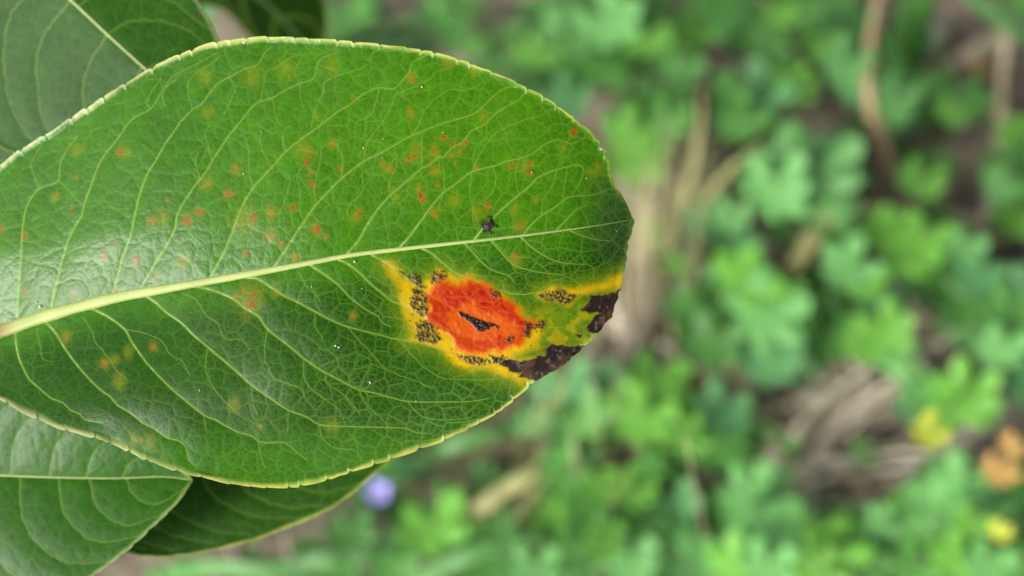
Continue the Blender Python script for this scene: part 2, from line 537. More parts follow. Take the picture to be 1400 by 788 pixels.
SIDE = [
    [(23, 434), (25, 400), (28, 360), (31, 312), (37, 281), (54, 258), (79, 249), (82, 225), (93, 203), (107, 186)],
    [(70, 421), (79, 380), (88, 345), (99, 316), (112, 294), (114, 283), (127, 247), (138, 220), (160, 191), (180, 164), (206, 149), (224, 121), (240, 110)],
    [(153, 404), (167, 355), (178, 323), (187, 281), (194, 257), (202, 237), (214, 218), (223, 201), (238, 180), (247, 167), (263, 150), (275, 143), (289, 124), (301, 112), (316, 105), (331, 96), (352, 89), (361, 73), (371, 64)],
    [(190, 398), (219, 349), (238, 316), (243, 292), (263, 259), (283, 233), (290, 220), (304, 199), (314, 184), (326, 170), (345, 146), (356, 139), (373, 134), (391, 123), (409, 115), (428, 108), (433, 90), (441, 79), (460, 73)],
    [(286, 382), (309, 339), (328, 289), (346, 257), (371, 230), (390, 208), (412, 190), (429, 178), (462, 153), (477, 145), (485, 137), (503, 126), (518, 120), (538, 122), (550, 110), (560, 98), (563, 86), (585, 75)],
    [(373, 367), (390, 342), (415, 304), (433, 279), (454, 257), (466, 245), (497, 221), (512, 214), (538, 199), (562, 186), (575, 181), (605, 169), (646, 157), (661, 145), (680, 127), (697, 119), (715, 121)],
    [(472, 350), (489, 330), (504, 304), (515, 288), (533, 268), (563, 242), (577, 230), (586, 226), (599, 215), (606, 215), (617, 203), (632, 195), (644, 179), (660, 172), (676, 157), (697, 143), (709, 137), (717, 128), (733, 125)],
    [(543, 341), (556, 328), (574, 304), (591, 281), (606, 264), (627, 249), (645, 235), (676, 227), (691, 221), (710, 217), (727, 211), (746, 197), (763, 191), (780, 197), (800, 188)],
    [(646, 331), (660, 313), (674, 298), (691, 282), (709, 267), (724, 255), (734, 244), (750, 236), (762, 232), (777, 228), (792, 226), (798, 234), (792, 250), (781, 268)],
    [(715, 322), (724, 310), (739, 296), (762, 281), (770, 274), (782, 269), (811, 267), (835, 258)],
    [(760, 316), (774, 301), (789, 286), (803, 281)],
    [(20, 449), (22, 472), (26, 491), (33, 506), (40, 519), (57, 534), (70, 545), (86, 551), (96, 561), (110, 567), (115, 574), (139, 579)],
    [(58, 438), (74, 453), (89, 477), (105, 499), (125, 522), (139, 535), (151, 543), (161, 555), (178, 565), (194, 578), (211, 587), (230, 600), (242, 602), (254, 611), (257, 627), (264, 636)],
    [(122, 421), (147, 433), (171, 451), (178, 465), (195, 489), (207, 504), (238, 535), (279, 568), (294, 574), (322, 590), (346, 597), (353, 604), (375, 606), (389, 605), (407, 620), (420, 629)],
    [(196, 403), (214, 415), (224, 425), (248, 442), (265, 459), (284, 475), (316, 502), (329, 514), (344, 527), (371, 546), (394, 561), (416, 569), (437, 581), (457, 583), (500, 584), (531, 585), (555, 586), (569, 592), (583, 593)],
    [(266, 392), (282, 395), (301, 401), (320, 410), (335, 422), (353, 433), (366, 451), (397, 475), (416, 491), (438, 506), (466, 521), (490, 533), (513, 538), (531, 543), (557, 549), (595, 550), (643, 549), (668, 545)],
    [(335, 380), (351, 381), (365, 390), (385, 403), (406, 413), (431, 427), (457, 440), (475, 447), (510, 456), (541, 464), (560, 466), (581, 470), (603, 479), (625, 484)],
    [(424, 363), (451, 381), (463, 390), (475, 404), (487, 414), (501, 424), (518, 433), (520, 440), (534, 447)],
    [(462, 355), (475, 361), (491, 373), (505, 387), (523, 402), (537, 413), (551, 418), (563, 428), (577, 435), (591, 441), (606, 448), (627, 457), (655, 466)],
    [(508, 349), (523, 357), (542, 371), (566, 390), (580, 400), (597, 409), (614, 420), (625, 426), (650, 437), (682, 446), (723, 446), (775, 449)],
    [(577, 340), (590, 347), (611, 365), (627, 376), (653, 385), (661, 391), (682, 397), (711, 403), (740, 400), (765, 404)],
    [(636, 334), (656, 356), (671, 369), (695, 377), (702, 386)],
    [(672, 330), (694, 355), (707, 365), (739, 373), (770, 376)],
    [(712, 325), (730, 341), (752, 354), (771, 360), (800, 362)],
    [(780, 316), (805, 326), (835, 330)],
]
MINOR = [
    [(54, 258), (45, 238), (42, 228), (50, 208), (58, 196)], [(82, 249), (92, 258), (113, 282)], [(356, 139), (360, 119), (363, 100), (380, 90), (395, 80), (407, 75)],
    [(443, 128), (443, 114), (462, 103), (485, 97), (503, 88), (509, 74), (524, 66)], [(426, 174), (428, 160), (437, 136), (443, 118)],
    [(497, 221), (500, 202), (507, 188), (518, 174), (530, 155), (537, 140), (541, 129), (560, 122), (575, 115), (590, 106), (598, 98), (618, 92), (625, 85)],
    [(518, 120), (513, 145), (503, 160), (487, 168), (485, 190)], [(562, 186), (572, 172), (580, 152), (594, 136), (610, 125), (620, 122), (635, 125), (650, 118), (660, 112)],
    [(606, 264), (607, 240), (605, 215)], [(533, 268), (533, 246), (541, 232), (542, 215), (538, 200)], [(645, 235), (654, 215), (669, 193), (679, 181), (700, 171), (717, 164), (739, 159), (751, 150), (770, 150)],
    [(577, 230), (576, 205), (576, 182)], [(390, 208), (387, 183), (396, 172)], [(371, 230), (362, 212), (356, 195), (358, 172)], [(346, 257), (341, 236), (339, 200), (333, 184)],
    [(433, 279), (429, 260), (432, 247), (438, 220), (440, 198)], [(415, 304), (409, 286), (410, 262), (406, 243), (414, 226)], [(381, 294), (390, 272), (397, 245), (388, 234)],
    [(273, 244), (267, 220), (272, 208)], [(290, 222), (284, 200), (281, 182), (286, 172)], [(214, 218), (203, 205), (195, 198)], [(226, 146), (222, 130), (235, 106), (255, 95), (280, 82), (297, 72)],
    [(263, 150), (258, 130), (258, 112), (272, 97), (292, 86), (300, 76)], [(306, 157), (322, 120), (312, 106)], [(372, 134), (378, 162), (384, 172)], [(409, 115), (413, 143), (418, 152)],
    [(466, 245), (469, 220), (462, 200), (465, 188)], [(480, 300), (474, 290), (480, 278), (495, 264), (496, 250), (494, 232)], [(645, 235), (641, 262), (647, 285), (646, 300), (654, 318)],
    [(674, 227), (678, 246), (671, 266), (655, 280)], [(710, 217), (705, 240), (709, 266)], [(762, 232), (755, 255), (742, 274), (740, 296)], [(776, 228), (772, 255), (770, 274)], [(780, 197), (782, 204), (762, 230)],
    [(171, 451), (195, 455), (220, 466), (232, 484), (250, 495), (258, 512)], [(113, 434), (127, 455), (130, 466), (145, 485), (158, 505), (175, 520)], [(50, 450), (56, 480), (60, 492), (71, 495)],
    [(250, 402), (268, 410), (282, 432), (298, 442), (307, 463), (330, 465), (340, 478)], [(366, 451), (362, 475), (362, 494), (370, 504)], [(407, 370), (418, 390), (430, 400), (438, 412)],
    [(284, 475), (281, 504), (287, 522), (303, 545), (328, 567)], [(344, 527), (345, 550), (352, 568)], [(394, 561), (393, 592)], [(367, 504), (376, 519), (392, 524), (412, 533), (418, 550)],
    [(415, 492), (417, 520), (437, 542), (458, 555), (470, 574), (476, 592), (490, 606)], [(445, 510), (446, 524), (470, 540), (492, 566)], [(431, 427), (431, 446), (442, 465)], [(475, 447), (490, 465), (505, 480), (525, 503), (548, 514), (570, 522), (592, 532)],
    [(545, 466), (560, 482), (580, 502), (607, 517), (656, 520), (686, 517)], [(437, 581), (440, 598), (457, 612), (484, 616), (495, 630)], [(490, 533), (503, 556), (522, 572), (532, 586)], [(557, 549), (578, 570), (612, 574), (640, 572)],
    [(627, 376), (628, 388), (633, 400), (647, 412), (659, 419), (671, 421), (680, 432)], [(661, 391), (671, 407), (673, 420)], [(597, 409), (598, 388), (594, 375)], [(655, 357), (640, 372), (632, 388)],
    [(206, 149), (200, 140), (206, 128), (220, 108)], [(353, 604), (356, 622), (362, 640)], [(279, 568), (281, 590)], [(230, 600), (232, 580)],
]
RED = [(586, 403), (601, 387), (611, 386), (623, 391), (642, 385), (658, 390), (680, 398), (697, 415), (707, 426), (718, 433), (738, 438), (730, 450), (722, 455), (712, 468), (690, 480), (660, 485), (640, 482), (625, 474), (612, 460), (598, 448), (588, 438), (585, 420)]
ORANGE_IN = [(606, 424), (640, 412), (672, 424), (715, 442), (716, 452), (702, 468), (672, 466), (645, 470), (625, 462)]
YELLOW = [(529, 360), (545, 372), (570, 386), (586, 376), (600, 368), (612, 372), (630, 377), (645, 376), (662, 388), (690, 404), (718, 434), (742, 438), (744, 458), (736, 474), (716, 482), (702, 488), (738, 492), (745, 486), (735, 500), (712, 512), (735, 522), (705, 520), (680, 513), (650, 507), (622, 497), (598, 482), (556, 467), (563, 452), (553, 432), (548, 415), (545, 398), (539, 384)]
YELLOW2 = [(735, 401), (750, 391), (775, 394), (800, 387), (822, 381), (852, 375), (852, 392), (828, 397), (808, 401), (792, 404), (772, 416), (750, 411)]
LIME = [(700, 440), (735, 425), (770, 418), (800, 400), (850, 370), (850, 410), (820, 456), (795, 478), (735, 480), (705, 470)]
NECRO = [
    [(804, 405), (814, 402), (831, 402), (852, 396), (856, 402), (845, 418), (842, 430), (832, 444), (822, 456), (806, 453), (800, 446), (806, 438), (812, 434), (823, 429), (807, 427), (794, 423), (802, 417), (806, 410)],
    [(686, 498), (694, 493), (717, 494), (735, 491), (746, 486), (742, 479), (753, 474), (768, 471), (778, 474), (800, 473), (790, 490), (775, 502), (756, 512), (734, 526), (722, 517), (708, 513), (713, 508), (701, 508), (692, 503)],
    [(785, 456), (792, 455), (798, 458), (790, 460)]]
DARKS = [
    [(545, 371), (560, 374), (572, 378), (574, 386), (562, 384)], [(583, 379), (592, 373), (608, 369), (612, 376), (604, 385), (590, 386)], [(562, 398), (572, 394), (584, 402), (586, 433), (576, 431), (564, 420)],
    [(569, 441), (584, 438), (598, 452), (606, 466), (594, 470), (575, 465), (568, 455)], [(626, 488), (645, 489), (662, 491), (676, 496), (660, 500), (640, 497)], [(719, 438), (736, 441), (748, 438), (744, 448), (728, 452), (724, 464), (716, 460)],
    [(736, 402), (752, 398), (776, 399), (792, 402), (786, 409), (770, 417), (748, 411)], [(671, 397), (682, 398), (688, 406), (676, 405)], [(688, 462), (698, 462), (700, 470), (690, 470)], [(668, 488), (688, 488), (690, 498), (674, 499)], [(560, 382), (574, 384), (584, 392), (570, 394)]]
PYCNIA = [(624, 425), (630, 426), (637, 430), (649, 436), (665, 440), (674, 443), (683, 445), (682, 448), (672, 447), (666, 451), (658, 454), (651, 451), (646, 443), (634, 435)]
SPOTS = [  # x, y, size, redness
    (163, 208, 3.5, 1), (172, 209, 5, 0), (75, 269, 4, .25), (103, 243, 2.5, .6), (97, 285, 2.2, .6), (208, 302, 5, .7), (222, 299, 7, .1), (230, 275, 2, .7), (257, 301, 5.5, .9), (273, 291, 5, .7), (283, 251, 6, .25), (312, 266, 4.5, .8),
    (323, 230, 5, .3), (335, 300, 11, .05), (415, 205, 8, .05), (423, 210, 4.5, .75), (419, 223, 3.2, 1), (424, 235, 4, .7), (427, 252, 3.6, 1), (400, 283, 4, 1), (347, 297, 5, .9), (371, 291, 6, .5), (432, 315, 5, .95), (445, 322, 2.5, .8), (335, 347, 3.5, .9),
    (371, 323, 6, .35), (384, 333, 3, .8), (404, 352, 4, .5), (251, 358, 6, .15), (185, 358, 4, .9), (143, 350, 5, .8), (157, 335, 2.2, 1), (211, 379, 3.5, 1), (161, 395, 2.5, .9), (100, 403, 4, .6), (35, 400, 3, .8), (33, 322, 4, .9), (3, 313, 4, .9),
    (323, 406, 4, 1), (347, 402, 4.5, 1), (343, 416, 5.5, 1), (333, 397, 3, .6), (341, 408, 13, .1), (376, 400, 5, .35), (210, 475, 4.5, .65), (143, 497, 5.5, .6), (157, 492, 5, .1), (175, 483, 5, .05), (163, 522, 7, .1), (90, 462, 5, .35),
    (183, 600, 4.5, .15), (205, 606, 6, .05), (194, 601, 3, .7), (483, 431, 4.5, .5), (355, 584, 2.2, .7), (455, 198, 4, .45), (466, 232, 3, .6), (560, 217, 4, 1), (565, 213, 4, 1), (569, 207, 7, .1), (533, 231, 4, .65), (524, 227, 4, .3),
    (594, 206, 4, 1), (595, 213, 5, .2), (607, 190, 3.5, 1), (620, 197, 3.5, 1), (636, 195, 3.2, .9), (633, 200, 3, .8), (626, 208, 3.4, .7), (617, 213, 3, .7), (622, 225, 2, .8), (594, 234, 5, .5), (597, 253, 2.6, .8), (572, 259, 5, .35), (576, 268, 4, 1), (578, 273, 4.5, 1),
    (595, 291, 4.5, .8), (620, 275, 6, .15), (666, 282, 4.5, .85), (653, 290, 6, .15), (491, 290, 4, .95), (487, 296, 5, .2), (538, 258, 2, .7), (653, 229, 3, .6), (542, 270, 3, .1), (563, 107, 4.5, .35), (562, 155, 4, .45), (482, 134, 2.2, .7), (433, 160, 2.2, .7),
    (783, 182, 3.5, 1), (787, 179, 3.2, 1), (697, 226, 3, .6), (704, 226, 3, .6), (725, 225, 4.2, 1), (723, 237, 3.5, 1), (718, 227, 6, .1), (711, 308, 5.5, .6), (704, 287, 5, .15), (733, 275, 3, .5), (818, 231, 5, .1), (809, 237, 5, .05), (704, 350, 3.6, .9), (706, 355, 6, .25),
    (648, 98, 5, .2), (612, 86, 5, .25), (345, 105, 8, 0), (283, 155, 5, .05), (390, 95, 8, 0), (455, 90, 7, 0), (280, 105, 6, 0), (730, 120, 5, .1), (770, 200, 4, .05), (105, 205, 6, .05), (660, 160, 5, .05), (453, 583, 6, .05), (320, 552, 6, .05)]

def hero_height(x, y, s, u):
    a = np.abs(s)
    # arches: the base falls away to the left, the tip bends down to the right
    h = -(0.20 - .12 * ss(-10, 170, s)) * 70 * np.logaddexp(0, (440 - x) / 70) - 0.00012 * np.maximum(0, 200 - x) ** 2
    left = np.clip(1.0 - (x + 165) / 900, 0.10, 1)
    # upper half: lifts from the midrib, then rolls flat along a soft crease; lower half: lifts gently
    cr = 100 - 0.10 * np.clip(x, -100, 450)
    soft = 9.0
    upf = 0.24 * (cr - soft * np.logaddexp(0, (cr - a) / soft)) - 0.10 * a
    lof = 0.14 * 150 * (1 - np.exp(-a / 150))
    h = h + left * np.where(s < 0, upf, lof)
    h = h - 0.0012 * np.maximum(0, x - 690) ** 2 - 0.0034 * np.maximum(0, x - 775) ** 2 * ss(-110, -20, s) * ss(90, 20, s)
    h = h - 0.0009 * np.maximum(0, s - 110) ** 2 * ss(180, 480, x)
    return h + 7 * (vnoise(x, y, 210, 3) - .5) + 2.5 * (vnoise(x, y, 80, 4) - .5)

def hero_veil(x, y):
    return ss(4, -4, sd_poly(x, y, RED) + 6 * (fbm(x, y, 14, 41) - .5))

DEEP = 0.52      # the waxy upper side of a pear leaf is a dark green
PALE = np.array((0.25, 0.44, 0.055))

def green_blade(s, x, y, sv, u, E, K, rel, dist, g0, g1, net=1.0, big=24, small=9.5):
    md = np.abs(sv)
    wx = x + 6 * (fbm(x, y, 34, 21, 2) - .5); wy = y + 6 * (fbm(x, y, 34, 22, 2) - .5)
    e1, c1, _ = vor(wx, wy, big, s.seed + 31)
    e2, c2, _ = vor(wx + 2 * (vnoise(x, y, 9, 2) - .5), wy, small, s.seed + 61)
    e3, c3, _ = vor(wx, wy, small * .5, s.seed + 91)
    f = fbm(x, y, 120, s.seed + 5)
    c = np.asarray(g0)[None] + (np.asarray(g1) - np.asarray(g0))[None] * np.clip(f * 1.5 - .25, 0, 1)[:, None]
    c = c * (0.86 + 0.2 * c2 + 0.12 * c3 * net)[:, None] * (0.85 + 0.3 * fbm(x, y, 9, 77, 2))[:, None]
    wgt = (0.55 + 0.6 * vnoise(x, y, 45, 8)) * (0.62 + 0.5 * ss(150, 620, x))
    l1 = np.exp(-(e1 / 1.05) ** 2) * .37 * wgt * net
    l2 = np.exp(-(e2 / 0.85) ** 2) * .24 * wgt * net
    l3 = np.exp(-(e3 / 0.65) ** 2) * .11 * net
    lm = np.exp(-(np.maximum(s.minor_rel - .3, 0) / .8) ** 2) * .56
    l0 = np.maximum(np.exp(-(np.maximum(rel - .4, 0) / .75) ** 2) * .80, np.exp(-(dist / 4.0) ** 2) * .10)
    vein = np.maximum.reduce([l0, l1, l2, l3, lm])
    sm = np.minimum(dist, md)
    relief = 1.3 * (1 - np.exp(-sm / 14)) + (.34 * (1 - np.exp(-e1 / 4)) + .16 * (1 - np.exp(-e2 / 2.0)) + .05 * (1 - np.exp(-e3 / 1.5))) * net * ss(2, 9, md) * (1 - .5 * ss(480, 250, x) * ss(-20, 40, sv))
    return c, vein, relief, c2, e2

def rim(c, x, y, E, K, vein, strength=.85, width=4.5):
    wv = width * (0.35 + 1.0 * fbm(x, y, 40, 55, 2))
    m = ss(wv * 1.9, wv * .1, E) * strength * (1 - .35 * K) * np.clip(.35 + 1.1 * vnoise(x, y, 29, 57), 0, 1)
    cc = np.stack([0.56 + .18 * vnoise(x, y, 31, 56), 0.74 + 0 * x, 0.15 + .16 * ss(420, 100, x)], 1)
    return c + (cc - c) * m[:, None]

def hero_colour(s, x, y, sv, u, E, K, rel, dist):
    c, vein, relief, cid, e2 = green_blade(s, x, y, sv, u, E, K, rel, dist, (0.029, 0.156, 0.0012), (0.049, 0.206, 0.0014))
    # yellower upper middle, deeper green lower half; curl shading painted onto the tip
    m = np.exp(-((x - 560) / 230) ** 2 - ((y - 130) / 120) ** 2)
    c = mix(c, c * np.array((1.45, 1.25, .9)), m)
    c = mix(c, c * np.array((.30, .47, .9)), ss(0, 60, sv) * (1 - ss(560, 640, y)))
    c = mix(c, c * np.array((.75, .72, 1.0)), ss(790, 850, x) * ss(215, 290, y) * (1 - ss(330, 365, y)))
    rough = 0.23 + 0.10 * fbm(x, y, 60, 13) + .05 * vein
    vcol = np.tile(PALE, (len(x), 1))
    wx = x + 9 * (fbm(x, y, 20, 101) - .5); wy = y + 9 * (fbm(x, y, 20, 102) - .5)
    # small rust spots
    halo = np.zeros_like(x); hred = np.zeros_like(x); core = np.zeros_like(x); redn = np.zeros_like(x)
    qx = x + 5 * (fbm(x, y, 8, 111, 2) - .5); qy = y + 5 * (fbm(x, y, 8, 112, 2) - .5)
    for (px, py, r, rd) in SPOTS:
        idx = np.nonzero((np.abs(x - px) < r * 4.5) & (np.abs(y - py) < r * 4.5))[0]
        if not len(idx): continue
        d = np.hypot(qx[idx] - px, (qy[idx] - py) * .85) * (0.8 + .5 * cid[idx])
        hv = ss(r * 2.6, r * .3, d) * (.42 if rd > .5 else .50)
        hred[idx] = np.where(hv > halo[idx], rd, hred[idx]); halo[idx] = np.maximum(halo[idx], hv)
        k = ss(r * 1.15, r * .4, d) * min(1, rd * 1.1)
        up = k > core[idx]
        core[idx] = np.where(up, k, core[idx]); redn[idx] = np.where(up, rd, redn[idx])
    hc = np.array((0.24, 0.30, 0.006)) + (np.array((0.33, 0.26, 0.010)) - np.array((0.24, 0.30, 0.006))) * np.clip(hred * 2, 0, 1)[:, None]
    c = c + (hc - c) * halo[:, None]
    rc = np.array((0.40, 0.20, 0.015)) + (np.array((0.40, 0.055, 0.012)) - np.array((0.40, 0.20, 0.015))) * np.clip(redn * 1.2 - .2, 0, 1)[:, None]
    c = c + (rc - c) * (core * (.62 + .3 * redn))[:, None]
    # the large lesion
    near = np.nonzero((x > 490) & (y > 320) & (y < 560))[0]
    lx, ly = wx[near], wy[near]
    cl = c[near]; n1 = fbm(lx, ly, 30, 120); n2 = fbm(x[near], y[near], 12, 121, 3)
    sy = sd_poly(lx, ly, YELLOW) + 16 * (n1 - .5)
    sy2 = sd_poly(lx, ly, YELLOW2) + 10 * (n1 - .5)
    sl_ = sd_poly(lx, ly, LIME)
    n3 = fbm(x[near], y[near], 5, 123, 2)
    sr = sd_poly(lx, ly, RED) + 11 * (n2 - .5) + 5 * (n3 - .5)
    cl = mix(cl, (0.20, 0.31, 0.005), np.maximum(ss(26, -2, np.minimum(sy, sy2)) * .62, ss(14, -14, sl_ + 18 * (n1 - .5)) * .8 * (.45 + .75 * n2)))
    cl = mix(cl, (0.62, 0.45, 0.004), ss(10, -14, sl_) * ss(.50, .68, fbm(x[near], y[near], 16, 180, 4)) * .55)
    yl = ss(6, -9, np.minimum(sy, sy2) + 9 * (n2 - .5)) * np.clip(.45 + 1.0 * n2, 0, 1)
    cl = mix(cl, (0.80, 0.50, 0.003), yl)
    orr = ss(9, -4, sr)
    cl = mix(cl, (0.78, 0.105, 0.002), orr * .95)
    so = sd_poly(lx, ly, ORANGE_IN) + 18 * (n2 - .5)
    redm = ss(1, -6, sr) * np.clip(1.0 - .85 * ss(5, -9, so), 0, 1) * np.clip(.52 + 1.0 * n2 + .6 * (n3 - .5), 0, 1) * (1 - .35 * ss(455, 478, ly))
    cl = mix(cl, (0.47, 0.004, 0.001), redm)
    cl = mix(cl, (0.62, 0.05, 0.003), orr * ss(.45, .7, n1) * .45)
    ed, cd_, cen = vor(x[near], y[near], 5.2, 140)
    ed2, cd2, cen2 = vor(x[near] + 3, y[near], 3.4, 141)
    dk = np.full(len(near), 1e9)
    for P in DARKS: dk = np.minimum(dk, sd_poly(lx, ly, P))
    dk = dk + 9 * (fbm(x[near], y[near], 13, 191, 3) - .5)
    dm = ss(3, -3, dk)
    cl = mix(cl, (0.20, 0.12, 0.018), dm * np.clip(.35 + .9 * n2, 0, 1)); cl = mix(cl, (0.035, 0.022, 0.012), dm * ss(.52, .68, fbm(x[near], y[near], 9, 190, 3)) * .9)
    dots = ss(1.6 + 1.6 * cd_, .5 + 1.0 * cd_, cen) * (cd_ > .3) + ss(1.7, .9, cen2) * (cd2 > .5)
    cl = mix(cl, (0.022, 0.015, 0.010), np.clip(dots, 0, 1) * ss(4, -2, dk) * .93)
    stray = ss(1.9, .9, cen) * (cd_ > .91) * ss(4, -6, sy) * (1 - orr)
    cl = mix(cl, (0.05, 0.03, 0.015), stray * .85)
    sp = sd_poly(x[near] + 5 * (n3 - .5), y[near] + 5 * (fbm(x[near], y[near], 5, 124, 2) - .5), PYCNIA)
    pm = ss(.8, -.8, sp + 1.2 * (fbm(x[near], y[near], 4, 150, 2) - .5))
    cl = mix(cl, (0.50, 0.16, 0.01), ss(4, 0, sp) * .4)
    cl = mix(cl, (0.020, 0.012, 0.012), pm)
    cl = mix(cl, (0.17, 0.12, 0.12), pm * ss(.9, .35, cen2) * (cd2 > .3))  # a paler dot on each bump paints its glint
    nk = np.full(len(near), 1e9)
    fx = x[near] + 5 * (fbm(x[near], y[near], 9, 160) - .5) * 2; fy = y[near] + 5 * (fbm(x[near], y[near], 9, 161) - .5) * 2
    for P in NECRO: nk = np.minimum(nk, sd_poly(fx, fy, P))
    nm = ss(.9, -.9, nk)
    streak = .6 * fbm(x[near], y[near], 14, 170, 5) + .4 * fbm(x[near] * .6 - y[near] * .8, (y[near] * .6 + x[near] * .8) * 2.0, 10, 171)
    nc = np.array((0.026, 0.017, 0.013)) + (np.array((0.085, 0.045, 0.025)) - np.array((0.026, 0.017, 0.013))) * ss(.48, .66, streak)[:, None]
    cl = mix(cl, (0.35, 0.22, 0.02), ss(5, .5, nk) * .35 * (1 - orr))
    cl = cl + (nc - cl) * nm[:, None]
    cl = mix(cl, (0.16, 0.11, 0.06), nm * ss(2.2, 0, E[near]) * ss(.4, .6, n3)); cl = mix(cl, (0.20, 0.15, 0.12), nm * ss(.70, .78, n3) * .6)
    c[near] = cl
    v2 = vcol[near]
    v2 = mix(v2, (0.62, 0.42, 0.05), np.clip(yl, 0, 1) * .8)
    v2 = mix(v2, (0.70, 0.13, 0.01), orr)
    v2 = mix(v2, (0.03, 0.02, 0.015), np.maximum(pm, nm))
    vcol[near] = v2
    vv = vein[near]
    vein[near] = np.clip(vv * (1 + .25 * orr), 0, .8) * (1 - .6 * dm) * (1 - nm) * (1 - pm)
    rough[near] = rough[near] + .18 * nm + .1 * orr
    rl = relief[near]
    rl = rl * (1 - .6 * nm) + nm * (3.0 * (streak - .5) + 1.2 * (n2 - .5)) + pm * (1.2 + 1.8 * ss(1.9, .3, cen2)) + dm * 1.6 * np.clip(dots, 0, 1) + orr * (.7 + .9 * n3)
    relief[near] = rl
    c = c + (vcol - c) * vein[:, None]
    nmask = np.zeros_like(x); nmask[near] = nm
    cr = rim(c, x, y, E, K, vein, .95, 5.4 - 2.2 * ss(420, 640, x) * (y < 300) - 1.5 * ss(480, 700, x) * (y > 300))
    fade = (1 - nmask) * (1 - .75 * ss(800, 850, x))
    c = c + (cr - c) * fade[:, None]
    relief = relief + 2.2 * ss(9, 0, E)
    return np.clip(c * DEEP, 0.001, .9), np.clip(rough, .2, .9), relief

root = empty('pear_branch', on_height(-420, 560, 0.0))
tag(root, 'pear shoot with glossy toothed leaves, one of them marked by an orange rust spot', 'branch')

side = [taper(p, 1.9 if i not in (9, 10, 21, 22, 23, 24) else 1.3, .5, .14, i) for i, p in enumerate(SIDE)]
minor = [taper(p, .85, .55, .4, 100 + i, 5) for i, p in enumerate(MINOR)]
hero = Leaf(MID, UPPER, LOWER, FOCUS, hero_height, 900, 262, side, hero_colour, (33, 4.4), 40, minor)
hero.build(root, 'leaf', 'largest green pear leaf with orange and red rust lesion and blackened margin')

def vein_cols(lf, P, crest):
    x, y = P[:, 0], P[:, 1]
    c = np.tile(np.asarray(crest, float), (len(x), 1))
    return c

mp = resample(spline(MID, 4), 170)
mw = np.interp(mp[:, 0], [-165, 0, 60, 150, 300, 400, 520, 700, 866], [11, 10, 9.4, 8, 5.7, 4.6, 3.4, 2.3, .8])
mc = np.tile((0.47, 0.56, 0.20), (170, 1))
mc = mix(mc, (0.30, 0.17, 0.06), ss(28, -8, mp[:, 0]))
mc = mix(mc, (0.30, 0.42, 0.13), ss(500, 820, mp[:, 0]))
mw = mw * (1 + .07 * (vnoise(mp[:, 0], mp[:, 1], 35, 9) - .5) * 2)
mc = mc * (0.9 + .2 * vnoise(mp[:, 0], mp[:, 1], 22, 10))[:, None]
hero.ridge(np.c_[mp, mw], 'midrib', 1.2, mc, .5)
for i, P in enumerate(side):
    P2 = P.copy(); P2[:, 2] *= .72
    c = np.tile((0.36, 0.50, 0.18), (len(P), 1))
    m = hero_veil(P[:, 0], P[:, 1])
    c = mix(c, (0.72, 0.19, 0.015), m)
    c = mix(c, (0.13, 0.30, 0.02), np.linspace(0, 1, len(P)) ** 1.4 * .7 * (1 - m))
    dead = np.zeros(len(P))
    for Q in NECRO + [PYCNIA]: dead = np.maximum(dead, ss(3, -2, sd_poly(P[:, 0], P[:, 1], Q)))
    c = mix(c, (0.03, 0.02, 0.015), dead)
    hero.ridge(P2, 'side_vein', .25, c, .4)

# ---- the plain leaves behind it -----------------------------------------------------
def auto_veins(mid, up, lo, n, seed):
    M = resample(spline(mid, 4), 200); U = resample(spline(up, 3), 200); L = resample(spline(lo, 3), 200)
    r = np.random.default_rng(seed); out = []
    for B in (U, L):
        for k in range(n):
            a = (k + .4 + r.uniform(-.2, .2)) / (n + .6)
            i0 = int(a * 190); i1 = min(199, int((a + .20 * (1 - a) + .03) * 199)); i2 = min(199, i1 + 14)
            p0 = M[i0]; p3 = B[i2]; p3 = p3 + (M[i2] - p3) * .06
            p1 = p0 + (B[min(199, i0 + 10)] - p0) * .35; p2 = p0 + (B[i1] - p0) * .74
            out.append(taper([p0, p1, p2, p3], 1.3, .5, .9, seed + k))
    return out

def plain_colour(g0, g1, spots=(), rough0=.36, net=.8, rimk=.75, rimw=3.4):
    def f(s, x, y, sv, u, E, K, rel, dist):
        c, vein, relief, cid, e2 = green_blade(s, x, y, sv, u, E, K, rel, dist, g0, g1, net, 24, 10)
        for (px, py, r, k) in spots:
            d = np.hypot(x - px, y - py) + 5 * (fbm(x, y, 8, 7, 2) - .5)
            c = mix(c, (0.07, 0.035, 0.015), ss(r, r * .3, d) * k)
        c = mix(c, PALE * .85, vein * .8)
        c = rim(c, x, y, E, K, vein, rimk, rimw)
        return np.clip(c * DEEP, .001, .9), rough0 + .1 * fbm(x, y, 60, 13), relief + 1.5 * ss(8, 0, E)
    return f

def fold(up_slope, lo_slope, tilt=(0, 0), cx=0, cy=0, bend=0.0, wob=8, seed=0, width=90):
    def f(x, y, s, u):
        a = np.abs(s)
        h = np.where(s < 0, up_slope, lo_slope) * width * (1 - np.exp(-a / width))
        h = h + (x - cx) * tilt[0] + (y - cy) * tilt[1] - bend * (u - .5) ** 2
        return h + wob * (vnoise(x, y, 150, seed) - .5)
    return f

